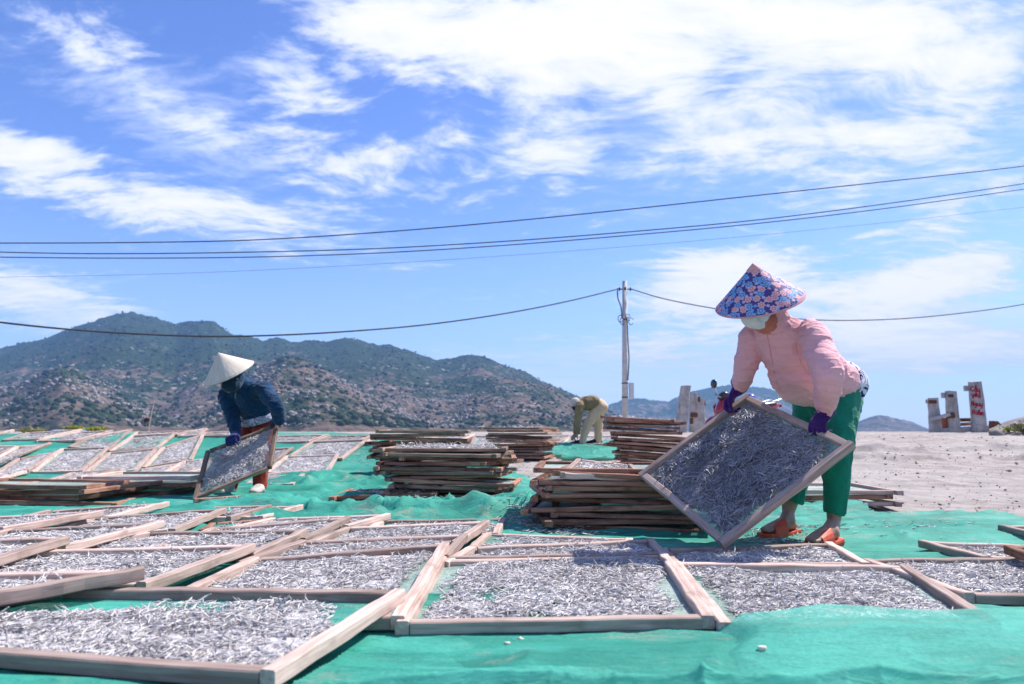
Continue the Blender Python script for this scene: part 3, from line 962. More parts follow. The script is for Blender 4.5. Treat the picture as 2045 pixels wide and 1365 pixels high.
N_TRAY = [0]
GROUPS = {'field': 'fish trays laid out on the green net', 'bank': 'fish trays laid on the rising bank', 'stack': 'fish trays piled in stacks', 'held': 'fish trays held by workers'}
def tray(corners, label, fish_label=None, where='field', woodm='pale_wood', n_fish=0, fish_len=.036, cover=.88, lo=False, netting=True,
         w=RAIL_W, hh=RAIL_H, over=(0, 0, 0, 0), screen_mat='screen', fish_mat='fish', stand=.035, heap=.010, bias=(0, 0)):
    """corners: outer top corners, far-left, far-right, near-right, near-left (world)"""
    N_TRAY[0] += 1; sd = N_TRAY[0]
    TL, TR, BR, BL = [V(c) for c in corners]
    c0 = (TL + TR + BR + BL) / 4
    nrm = ((TR - BL).cross(TL - BR)).normalized()
    if nrm.length < .5: nrm = V((0, 0, 1))
    root = empty('fish_tray', c0 - nrm * hh, label, 'tray', GROUPS[where])
    inner = {}
    def rail(a, b, other, shorten, drop, nm='rail', ov=0.0):
        d = (b - a); L0 = d.length; d.normalize()
        out_ = (d.cross(nrm)); 
        if out_.dot(other - a) > 0: out_ = -out_
        a2 = a + d * (shorten - ov); b2 = b - d * (shorten - ov)
        L_ = (b2 - a2).length
        mid = (a2 + b2) / 2 - out_ * (w / 2) - nrm * (hh / 2 + drop)
        y = nrm.cross(d)
        M_ = Matrix((d, y, nrm)).transposed().to_4x4(); M_.translation = mid - V(root.location)
        me = rail_mesh(L_, w, hh - drop, sd * 4 + len(inner) + random.randrange(50))
        o = bpy.data.objects.new('rail', me); COL.objects.link(o)
        o.parent = root; o.matrix_local = M_
        if not me.materials: me.materials.append(MAT[woodm])
        o.material_slots[0].link = 'OBJECT'; o.material_slots[0].material = MAT[woodm]
        inner[len(inner)] = o
    rail(TL, BL, TR, 0, 0, ov=over[0]); rail(TR, BR, TL, 0, 0, ov=over[1])
    rail(TL, TR, BL, w + .0015, .0022); rail(BL, BR, TL, w + .0015, .0022)
    # the screen nailed under the rails
    ins = w * .75
    def inset(p, q, r): return p + (q - p).normalized() * ins + (r - p).normalized() * ins
    q = [inset(TL, TR, BL), inset(TR, TL, BR), inset(BR, BL, TR), inset(BL, BR, TL)]
    q = [p - nrm * (hh - .008) for p in q]
    k = 7
    if netting:
        vs = []
        for i in range(k):
            for j in range(k):
                u, v = j / (k - 1), i / (k - 1)
                p = q[0] * ((1 - u) * (1 - v)) + q[1] * (u * (1 - v)) + q[2] * (u * v) + q[3] * ((1 - u) * v)
                sag = .0045 * math.sin(math.pi * u) * math.sin(math.pi * v)
                vs.append(p - nrm * sag - V(root.location))
        F = np.array([(i * k + j, i * k + j + 1, (i + 1) * k + j + 1, (i + 1) * k + j) for i in range(k - 1) for j in range(k - 1)])
        me = mesh_np('screen', np.array([v[:] for v in vs]), F, True, MAT[screen_mat])
        o = bpy.data.objects.new('screen', me); COL.objects.link(o); o.parent = root
    if n_fish:
        ins2 = w * 1.25
        ins = ins2
        q2 = [inset(TL, TR, BL), inset(TR, TL, BR), inset(BR, BL, TR), inset(BL, BR, TL)]
        q2 = [p - nrm * (hh - .010) for p in q2]
        fo = link('fish_bed', fish_bed([p[:] for p in q2], n_fish, fish_len, cover, sd, lo, stand, heap, bias, fish_mat))
        tag(fo, fish_label, 'fish', 'small fish drying in the trays', 'stuff')
    return root

def field(pts, zs, label, n=1900, **kw):
    """a tray of the near field from the pixels of its corners (far-left, far-right, near-right, near-left)"""
    cs = [at_z(p[0], p[1], z) for p, z in zip(pts, zs)]
    area = ((cs[1] - cs[3]).cross(cs[0] - cs[2])).length / 2
    far = sum(c.y for c in cs) / 4
    cnt = int(min(7000, 8400 * area) * n / 1900)
    return tray(cs, label, 'anchovies in the ' + label, 'field', n_fish=max(150, cnt), lo=far > 4.2, **kw)

ZS = (.075, .095, .062, .046)
TR_ = 'tray'
# the front rows
field([(120, 1166), (810, 1175), (549, 1340), (-480, 1268)], (.085, .098, .062, .05), 'large front tray cut off by the lower left corner', cover=.80, fish_len=.033, w=.037, hh=.038, bias=(.9, 1.7), screen_mat='green_net_thin')
field([(-330, 1141), (289, 1133), (-60, 1192), (-830, 1250)], (.12, .135, .115, .10), 'tray at the left edge resting on the large front tray', w=.038, hh=.038)
field([(500, 1112), (896, 1082), (808, 1229), (225, 1238)], (.07, .09, .056, .046), 'tray left of the middle front one showing bare screen', cover=.88, bias=(-.6, 0), w=.038, hh=.038)
field([(874, 1108), (1331, 1099), (1428, 1229), (790, 1241)], (.058, .062, .050, .046), 'middle front tray with a full pale front rail above the green net', cover=.86, w=.037, hh=.036, bias=(.2, -.15))
field([(1340, 1120), (1815, 1126), (2000, 1240), (1436, 1242)], (.050, .058, .050, .044), 'right front tray with its near rim covered by thin green net', cover=.80, w=.037, hh=.036)
field([(1722, 1114), (2130, 1107), (2270, 1190), (1924, 1184)], (.050, .058, .05, .046), 'tray cut by the right edge behind the net covered one', cover=.9)
field([(1833, 1078), (2170, 1089), (2330, 1120), (1962, 1111)], (.055, .06, .055, .05), 'narrow looking tray pointing its corner left on the bare green net', cover=.8)
field([(1992, 1047), (2260, 1052), (2370, 1074), (2078, 1067)], (.055, .06, .055, .05), 'farthest tray on the net at the right edge', cover=.8)
field([(2004, 1089), (2200, 1082), (2330, 1112), (2120, 1128)], (.10, .105, .10, .10), 'brown tray lying across two others at the right edge', woodm='brown_wood', cover=.5)
field([(1316, 1093), (1663, 1082), (1740, 1124), (1342, 1124)], (.056, .062, .052, .046), 'tray between the net covered front tray and the orange slippers', cover=.85)
field([(58, 1096), (512, 1084), (291, 1163), (-210, 1165)], (.085, .10, .07, .06), 'tray with a long pale right rail above the large front tray', w=.037, hh=.036)
field([(-270, 1082), (142, 1069), (-90, 1137), (-560, 1150)], (.11, .125, .10, .085), 'tray at the left edge one row above the front', w=.038)
field([(292, 1060), (614, 1055), (508, 1104), (90, 1100)], ZS, 'tray with a dark clump of fish near its far left corner', cover=.95)
field([(8, 1056), (330, 1039), (131, 1088), (-200, 1112)], (.09, .11, .085, .07), 'third tray up at the left with a jointed pale right rail')
field([(-70, 1032), (206, 1018), (8, 1053), (-290, 1078)], (.10, .12, .10, .085), 'fourth tray up at the left edge')
field([(92, 1018), (339, 1001), (213, 1031), (-40, 1048)], ZS, 'tray just below the low collapsed stack')
field([(178, 1032), (453, 1013), (350, 1055), (25, 1076)], ZS, 'tray just below the lower corner of the blue worker tray')
field([(600, 1077), (934, 1064), (896, 1108), (470, 1120)], ZS, 'tray behind the one with the bare strip of screen')
field([(688, 1051), (978, 1038), (917, 1080), (590, 1088)], (.08, .105, .075, .06), 'tray with nail holes in its right rail')
field([(757, 1037), (1010, 1033), (996, 1064), (705, 1069)], (.055, .06, .055, .05), 'farthest tray of the middle field behind the nail holed rail')
field([(970, 1062), (1264, 1073), (1262, 1097), (925, 1096)], (.055, .06, .05, .046), 'skewed tray just in front of the near brown stack')
field([(935, 1090), (1306, 1074), (1334, 1106), (880, 1120)], (.062, .066, .055, .05), 'tray directly behind the middle front one')
field([(422, 1052), (700, 1030), (612, 1074), (290, 1096)], ZS, 'tray with a reddish right rail left of the middle')
field([(541, 1033), (780, 1024), (696, 1049), (425, 1058)], (.07, .09, .065, .055), 'tray at the edge of the open green lane')
field([(478, 989), (664, 993), (587, 1000), (386, 994)], (.06, .06, .06, .06), 'dark railed tray lying at the blue worker feet', woodm='grey_wood', cover=.4)
field([(408, 1011), (542, 1007), (461, 1031), (322, 1033)], ZS, 'small looking tray below the dark railed tray', cover=.7)
field([(498, 1012), (605, 1007), (526, 1030), (430, 1030)], (.06, .07, .06, .05), 'tray half covered by a fold of green net below the worker', cover=.7)
field([(418, 1043), (548, 1031), (506, 1049), (395, 1058)], (.05, .06, .05, .045), 'brown railed tray sunk between pale ones left of the lane', woodm='brown_wood', cover=.5)
field([(655, 996), (846, 984), (800, 998), (690, 1001)], (.045, .05, .045, .045), 'tray on the net beside the foot of the tall middle stack', cover=.8)

# the bank
def bank(pts, label, lift=.05, n=1500, rb=.03, **kw):
    offs = (lift + rb * .4, lift + rb, lift + rb * .3, lift)
    cs = [at_g(p[0], p[1], o) for p, o in zip(pts, offs)]
    return tray(cs, label, 'anchovies in the ' + label, 'bank', n_fish=n, fish_len=.052, lo=True, w=.052, hh=.04, **kw)
B = [
    ([(121, 895), (219, 891), (165, 939), (57, 941)], 'first full tray from the left on the bank', .9),
    ([(214, 903), (315, 893), (272, 938), (168, 940)], 'second full tray from the left on the bank', .9),
    ([(323, 893), (410, 862), (384, 917), (283, 931)], 'tray on the bank with splintered right rail', .95),
    ([(182, 868), (265, 856), (218, 896), (135, 892)], 'upper bank tray with a long rail down to the second full tray', .9),
    ([(262, 868), (354, 862), (316, 893), (216, 900)], 'half empty upper bank tray with a round heap of fish', .45),
    ([(31, 918), (121, 895), (57, 941), (-45, 962)], 'bank tray left of the first full one', .9),
    ([(30, 896), (106, 878), (-2, 928), (-80, 946)], 'bank tray with a long pale rail reaching the left edge', .9),
    ([(-70, 890), (39, 888), (-12, 909), (-120, 913)], 'upper bank tray at the left edge by the dark green gap', .8),
    ([(140, 943), (241, 934), (190, 951), (75, 962)], 'lowest bank tray above the collapsed stack', .95),
    ([(288, 948), (393, 939), (357, 962), (235, 968)], 'low bank tray with a broken pale right rail', .9),
    ([(270, 938), (367, 921), (330, 945), (230, 955)], 'bank tray below the second full one', .9),
    ([(364, 921), (428, 911), (412, 936), (335, 946)], 'bank tray half hidden by the blue worker tray', .9),
    ([(-55, 938), (48, 932), (-8, 950), (-100, 957)], 'low bank tray at the left edge', .9),
    ([(-50, 862), (29, 857), (-25, 869), (-110, 871)], 'top bank tray at the left edge of the skyline', .8),
    ([(55, 862), (165, 856), (79, 875), (2, 878)], 'top bank tray under the first yellow bush', .85),
    ([(158, 861), (227, 858), (150, 878), (70, 879)], 'top bank tray under the second yellow bush', .85),
    ([(271, 861), (381, 858), (354, 867), (262, 868)], 'flat top bank tray below the leaning stick', .8),
    ([(372, 859), (414, 854), (400, 866), (357, 870)], 'splintered tray left on the top edge of the bank', .3),
    ([(621, 880), (736, 875), (684, 914), (575, 909)], 'full bank tray right of the blue worker', .95),
    ([(569, 909), (677, 907), (653, 945), (528, 942)], 'lower bank tray right of the blue worker', .95),
    ([(520, 945), (618, 937), (587, 965), (490, 964)], 'bank tray behind the blue worker legs', .9),
    ([(553, 868), (658, 866), (617, 880), (515, 882)], 'top bank tray behind the blue worker glove', .8),
    ([(657, 868), (750, 867), (718, 879), (618, 880)], 'top bank tray right of the blue worker', .9),
    ([(528, 895), (588, 891), (547, 921), (480, 926)], 'bank tray partly behind the held tray', .5),
    ([(748, 868), (850, 868), (812, 893), (722, 885)], 'bank tray beside the rear left stack', .8),
    ([(872, 869), (951, 865), (923, 879), (842, 882)], 'far tray between the two rear stacks', .8),
    ([(946, 870), (1045, 868), (1035, 885), (936, 886)], 'far tray tucked behind the rear middle stack', .7),
    ([(1070, 869), (1143, 868), (1116, 883), (1058, 883)], 'far tray left of the bending man', .9),
    ([(1135, 870), (1238, 869), (1246, 886), (1122, 885)], 'far tray behind the legs of the bending man', .9),
    ([(420, 861), (500, 858), (478, 868), (396, 869)], 'top bank tray left of the conical straw hat wearer', .6),
]
for pts, lab, cov in B:
    bank(pts, lab, cover=cov)

# ================================================================== stacks
ORD = ['top', 'second', 'third', 'fourth', 'fifth', 'sixth', 'seventh', 'eighth', 'ninth', 'tenth', 'eleventh', 'twelfth', 'thirteenth', 'fourteenth', 'fifteenth', 'sixteenth']
def stack(px, py, Y, n, w, d, yaw, phrase, mats, pitch=.0435, jit=.045, roll=0., lean=(0, 0), top_fish=0, seed=1, zbase=None, yj=5.5, top_extra=None, rail=.033):
    rng = random.Random(seed)
    c = at(px, py, Y); zb = g1(c.x, Y) if zbase is None else zbase
    for i in range(n):
        k = n - 1 - i
        a = R(yaw + rng.gauss(0, yj)); ww = w * (1 + rng.gauss(0, .035)); dd = d * (1 + rng.gauss(0, .035))
        ex = V((math.cos(a), math.sin(a), math.tan(roll + rng.gauss(0, .020)))).normalized()
        ey = V((-math.sin(a), math.cos(a), rng.gauss(0, .008))); ey = (ey - ex * ey.dot(ex)).normalized()
        cc = V((c.x + lean[0] * i / max(1, n - 1) + rng.gauss(0, jit), Y + lean[1] * i / max(1, n - 1) + rng.gauss(0, jit), zb + .012 + rail + pitch * i))
        cs = [cc - ex * ww / 2 + ey * dd / 2, cc + ex * ww / 2 + ey * dd / 2, cc + ex * ww / 2 - ey * dd / 2, cc - ex * ww / 2 - ey * dd / 2]
        lab = ('top tray of the ' if k == 0 else ('bottom tray of the ' if i == 0 and n > 2 else ORD[k] + ' tray from the top of the ')) + phrase
        tray(cs, lab, 'anchovies on the ' + lab, 'stack', rng.choice(mats), n_fish=top_fish if k == 0 else 0, fish_len=.052, cover=.95, lo=True,
             w=.042, hh=rail, over=(rng.choice((0, .02, .05, .09)), rng.choice((0, .02, .05, .09)), 0, 0), stand=.12, heap=.02)
BW, GW, PW = 'brown_wood', 'grey_wood', 'pale_wood'
stack(905, 1003, 5.75, 12, .93, .74, -4, 'tall middle stack', (GW, BW, BW), pitch=.035, rail=.028, seed=3, top_fish=1100, yj=5)
stack(838, 985, 7.9, 13, .96, .76, 3, 'rear left stack behind the tall one', (BW, GW, BW), pitch=.0425, seed=5, jit=.04, yj=6)
stack(1040, 915, 11.1, 11, .98, .78, -18, 'rear middle stack', (BW, BW, GW), pitch=.0435, seed=6, top_fish=300)
stack(1305, 935, 9.0, 15, .90, .68, -12, 'high rear stack beside the bending man', (BW,), pitch=.0435, seed=8, roll=-.05, top_fish=300, lean=(-.12, 0))
stack(1238, 1060, 4.30, 10, .95, .72, -7, 'near brown stack beside the pink worker', (BW,), pitch=.0345, seed=12, top_fish=0, yj=7, rail=.028)
stack(120, 1000, 5.6, 4, .95, .75, 4, 'low collapsed stack at the left', (BW, BW, PW), pitch=.040, seed=14, jit=.08, yj=7)
stack(-90, 995, 5.7, 4, .95, .75, -3, 'low stack at the left picture edge', (BW, PW, BW), pitch=.038, seed=15, jit=.06, yj=6)
stack(300, 985, 6.5, 4, .95, .75, 8, 'low stack behind the blue worker tray', (BW, PW, PW), pitch=.042, seed=17, jit=.05, yj=6)
stack(1615, 1000, 5.55, 3, .96, .74, -6, 'small pile behind the pink worker legs', (BW, PW), pitch=.045, seed=19, jit=.04, yj=5)
stack(775, 1000, 5.5, 2, .80, .55, 9, 'two tray pile by the tall middle stack', (BW, GW), pitch=.05, seed=21, yj=6, top_fish=300)
# two loose trays tipped on top of the near brown stack
for pts, zs, lab, cov in (([(1152, 913), (1262, 928), (1290, 947), (1118, 945)], (.41, .395, .375, .375), 'tipped tray on top of the near brown stack', .95),):
    cs = [at(p[0], p[1], y) for p, y in zip(pts, (4.55, 4.5, 3.95, 3.95))]
    tray(cs, lab, 'anchovies in the ' + lab, 'stack', 'pale_wood', n_fish=900, fish_len=.045, cover=cov, lo=True, w=.03, hh=.034, bias=(.2, 0))

# ================================================================== trays in the workers' hands
def para(pts, Y0, first):
    """depths of a flat parallelogram tray seen at four pixels; pts in order, Y0 the depth of corner `first`"""
    r = [np.array(ray(*p)) for p in pts]
    # P0 + P2 = P1 + P3
    A = np.array([r[0], -r[1], r[2], -r[3]]).T
    u, s, vt = np.linalg.svd(A)
    y = vt[-1]; y = y * (Y0 / y[first])
    return [V((0, 0, CAMZ)) + V(ri) * yi for ri, yi in zip(r, y)], y

HELD1, y1 = para([(1490, 785), (1705, 883), (1441, 1084), (1274, 944)], 3.08, 2)
HELD2, y2 = para([(410, 899), (557, 842), (542, 930), (384, 996)], 5.95, 3)
print('HELD1', [tuple(round(c, 2) for c in p) for p in HELD1], [round((HELD1[i] - HELD1[(i + 1) % 4]).length, 2) for i in range(4)])
print('HELD2', [tuple(round(c, 2) for c in p) for p in HELD2], [round((HELD2[i] - HELD2[(i + 1) % 4]).length, 2) for i in range(4)])
# ================================================================== people
def unit(v): return V(v).normalized()

def hat_mesh(parent, name, center, axis, r, hgt, mat, rim_mat, tip_mat=None, thick=.006, sag=.0):
    q = unit(axis).to_track_quat('Z', 'Y').to_matrix().to_4x4(); q.translation = center
    n, L = 72, 14
    vs, uvs, fs = [], [], []
    sl = math.hypot(r, hgt); sa = r / sl
    for i in range(L + 1):
        t = i / L
        for k in range(n + 1):
            a = 2 * math.pi * k / n
            rr = r * t; z = hgt * (1 - t) + sag * math.sin(math.pi * t)
            rr *= 1 + .006 * math.sin(a * 8) * t
            vs.append(q @ V((rr * math.cos(a), rr * math.sin(a), z)))
            uvs.append((sl * t * math.cos((a - math.pi) * sa), sl * t * math.sin((a - math.pi) * sa)) if tip_mat else (k / n, t))
    base = len(vs)
    for i in range(L + 1):
        t = i / L
        for k in range(n + 1):
            a = 2 * math.pi * k / n
            vs.append(q @ V((r * t * .99 * math.cos(a), r * t * .99 * math.sin(a), hgt * (1 - t) + sag * math.sin(math.pi * t) - thick)))
            uvs.append((0, .02))
    w = n + 1
    for b in (0, base):
        for i in range(L):
            for k in range(n):
                f = (b + i * w + k, b + (i + 1) * w + k, b + (i + 1) * w + k + 1, b + i * w + k + 1)
                fs.append(f if b == 0 else f[::-1])
    for k in range(n):
        fs.append((L * w + k, base + L * w + k, base + L * w + k + 1, L * w + k + 1))
    me = mesh_np(name, [v[:] for v in vs], fs, True, mat)
    ul = me.uv_layers.new(name='uv')
    li = np.empty(len(me.loops), np.int32); me.loops.foreach_get('vertex_index', li)
    ul.data.foreach_set('uv', np.array(uvs, np.float32)[li].ravel())
    o = link(name, me, None, parent)
    mb = MB()
    ring = [(r + .0035 * math.cos(a), -.003 + .0045 * math.sin(a)) for a in np.linspace(0, 2 * math.pi, 7)[:-1]]
    mb.lathe(ring, q, 72, True)
    rim = mb.build('brim_trim', rim_mat, o, True)
    if tip_mat:
        mb = MB(); mb.lathe([(0.0005, hgt + .004), (r * .16, hgt * .84 + .004), (r * .16, hgt * .84 - .001)], q, 36)
        mb.build('hat_tip', tip_mat, o, True)
    return o

def hand(mb, W, K, across, pn, s=1.0, curl=(35, 55, 55), thumb=1, spread=.0205):
    """palm from wrist W towards knuckles K, four bent fingers and a thumb; across: index -> little finger"""
    d = unit(K - W); ac = unit(across - d * across.dot(d)); pn = unit(pn - d * pn.dot(d) - ac * pn.dot(ac))
    P = .088 * s
    k0 = W + d * P
    mb.loft([W - d * .03, W + d * .015 * s, W + d * P * .55, k0 + d * .006], [(.028 * s, .022 * s), (.033 * s, .018 * s), (.043 * s, .0165 * s), (.042 * s, .0135 * s)], ac, 12, 3)
    lens = (.92, 1.0, .95, .76)
    for i in range(4):
        b = k0 + ac * ((i - 1.5) * spread * s) - d * .008
        pts, ang, p = [b], 0, b
        rad = [.0115 * s]
        for j, (sg, cu) in enumerate(zip((.044, .028, .022), curl)):
            ang += R(cu + (i - 1.5) * 3)
            dr = d * math.cos(ang) + pn * math.sin(ang) + ac * ((i - 1.5) * .06)
            p = p + dr.normalized() * (sg * lens[i] * s); pts.append(p); rad.append((.0105, .0095, .0082)[j] * s)
        mb.loft(pts, rad, ac, 8, 2)
    b = W + d * .026 * s - ac * .030 * s
    p1 = b - ac * .022 * s + d * .022 * s + pn * .016 * s
    p2 = p1 + d * .022 * s - ac * .004 * s + pn * .024 * s
    p3 = p2 + d * .014 * s + ac * .010 * s + pn * .018 * s
    mb.loft([b, p1, p2, p3], [.0145 * s, .0125 * s, .0108 * s, .009 * s], None, 8, 2)

def head_body(mb, c, f, u, s=1.0):
    """head with brow, nose, chin and ears; c centre, f face direction, u up"""
    f = unit(f); u = unit(u - f * u.dot(f)); sd = f.cross(u)
    m = Matrix((sd, f, u)).transposed()
    mb.ball(c + u * .022 * s, (.074 * s, .093 * s, .092 * s), m)
    mb.ball(c + f * .016 * s - u * .045 * s, (.058 * s, .070 * s, .070 * s), m)
    mb.loft([c + f * .086 * s + u * .022 * s, c + f * .104 * s - u * .012 * s, c + f * .094 * s - u * .024 * s], [.009 * s, .014 * s, .013 * s], sd, 8, 2)
    mb.ball(c + f * .072 * s - u * .092 * s, (.026 * s, .022 * s, .02 * s), m, 10, 8)
    for e in (-1, 1):
        mb.ball(c + sd * .076 * s * e - f * .004 * s - u * .008 * s, (.011 * s, .020 * s, .031 * s), m, 10, 8)
    mb.loft([c + f * .083 * s - u * .056 * s - sd * .02 * s, c + f * .09 * s - u * .056 * s, c + f * .083 * s - u * .056 * s + sd * .02 * s], [.006 * s, .008 * s, .006 * s], u, 8, 2)
    return f, u, sd

def wrinkle(me, amp, fx, fz, seed, axis_fn=None):
    v = get_v(me); n = get_n(me)
    a = 1 - np.abs(vnoise(np.c_[v[:, 0] * fx + 1.4 * vnoise(v * 5, seed + 9), v[:, 1] * fx, v[:, 2] * fz], seed))
    b = fbm(v * 9, 3, seed + 4)
    c = 1 - np.abs(vnoise(np.c_[v[:, 0] * fx * .6 + v[:, 2] * fz * .5, v[:, 1] * fx * .6, v[:, 2] * fz * .45 - v[:, 0] * fx], seed + 6))
    w = axis_fn(v) if axis_fn is not None else 1.0
    d = amp * (1.5 * (a ** 5) - .4 + .7 * b + 1.0 * c ** 5) * w
    set_v(me, v + n * d[:, None])

def foot(mb, ank, heel, toe, s=1.0, toes=True):
    """bare foot from ankle to toes; heel and toe are points on the sole"""
    d = unit(toe - heel); up = V((0, 0, 1)); sd = d.cross(up).normalized()
    L = (toe - heel).length
    mb.loft([ank + up * .05, ank, heel + up * .045 + d * .035], [.034 * s, .033 * s, .033 * s], sd, 10, 2)
    mb.loft([heel + up * .03 + d * .015, heel + up * .034 + d * L * .25, heel + up * .038 + d * L * .45, heel + up * .026 + d * L * .72, heel + up * .018 + d * L * .9],
            [(.026 * s, .028 * s), (.029 * s, .032 * s), (.032 * s, .032 * s), (.042 * s, .022 * s), (.038 * s, .014 * s)], sd, 12, 3)
    mb.loft([ank - up * .0, heel + d * L * .34 + up * .05, heel + d * L * .55 + up * .035], [.032 * s, .030 * s, .030 * s], sd, 10, 2)
    if toes:
        for i in range(5):
            q = (i - 2) * .0165
            st = heel + up * .016 + d * L * (.86 - .02 * abs(i - 1)) + sd * q
            mb.loft([st, st + d * (.030 - .003 * i)], [.0105 if i == 0 else .0085] * 2, sd, 7, 1)

def sandal(parent, heel, toe, mat, s=1.0):
    d = unit(toe - heel); up = V((0, 0, 1)); sd = d.cross(up).normalized(); L = (toe - heel).length
    mb = MB()
    prof = [(-.05, .030), (.02, .040), (.25, .042), (.45, .042), (.72, .052), (.92, .046), (1.04, .026)]
    vs, fs = [], []
    for t, w in prof:
        for (sx, z) in ((-1, 0.0), (1, 0.0), (1.06, .016), (1.0, .026), (-1.0, .026), (-1.06, .016)):
            vs.append(heel + d * L * t + sd * w * s * sx + up * (z - .012 + (.008 if t < .2 else 0)))
    n = 6
    for i in range(len(prof) - 1):
        for k in range(n): fs.append((i * n + k, i * n + (k + 1) % n, (i + 1) * n + (k + 1) % n, (i + 1) * n + k))
    fs += [tuple(range(n))[::-1], tuple((len(prof) - 1) * n + k for k in range(n))]
    mb.add(vs, fs)
    # broad strap over the instep
    rows = []
    for t, hh_ in ((.42, .078), (.55, .068), (.70, .056), (.80, .046)):
        w = .052 * s
        rows.append([heel + d * (L * t - .012 * (1 - abs(math.cos(a)))) + sd * (w * math.cos(a)) + up * (.008 + hh_ * math.sin(a) ** .8) for a in np.linspace(0, math.pi, 11)])
    vs = [p for r_ in rows for p in r_]
    lower = [p - (p - (heel + d * L * .6)).normalized() * .006 for p in vs]
    nb = len(vs); fs = []
    for i in range(3):
        for k in range(10):
            f = (i * 11 + k, i * 11 + k + 1, (i + 1) * 11 + k + 1, (i + 1) * 11 + k)
            fs += [f, tuple(x + nb for x in f[::-1])]
    for i in (0, 3):
        for k in range(10):
            a, b = i * 11 + k, i * 11 + k + 1
            fs.append((a, b, b + nb, a + nb))
    mb.add(vs + lower, fs)
    return mb.build('slipper', mat, parent, False)

def shirt_band(parent, name, pts, rad, side, mat, voxel=.008):
    mb = MB(); mb.loft(pts, rad, side, 24, 4, (False, False))
    me = remesh(mb, voxel, 2, name); wrinkle(me, .004, 8, 14, 5)
    return link(name, me, mat, parent)

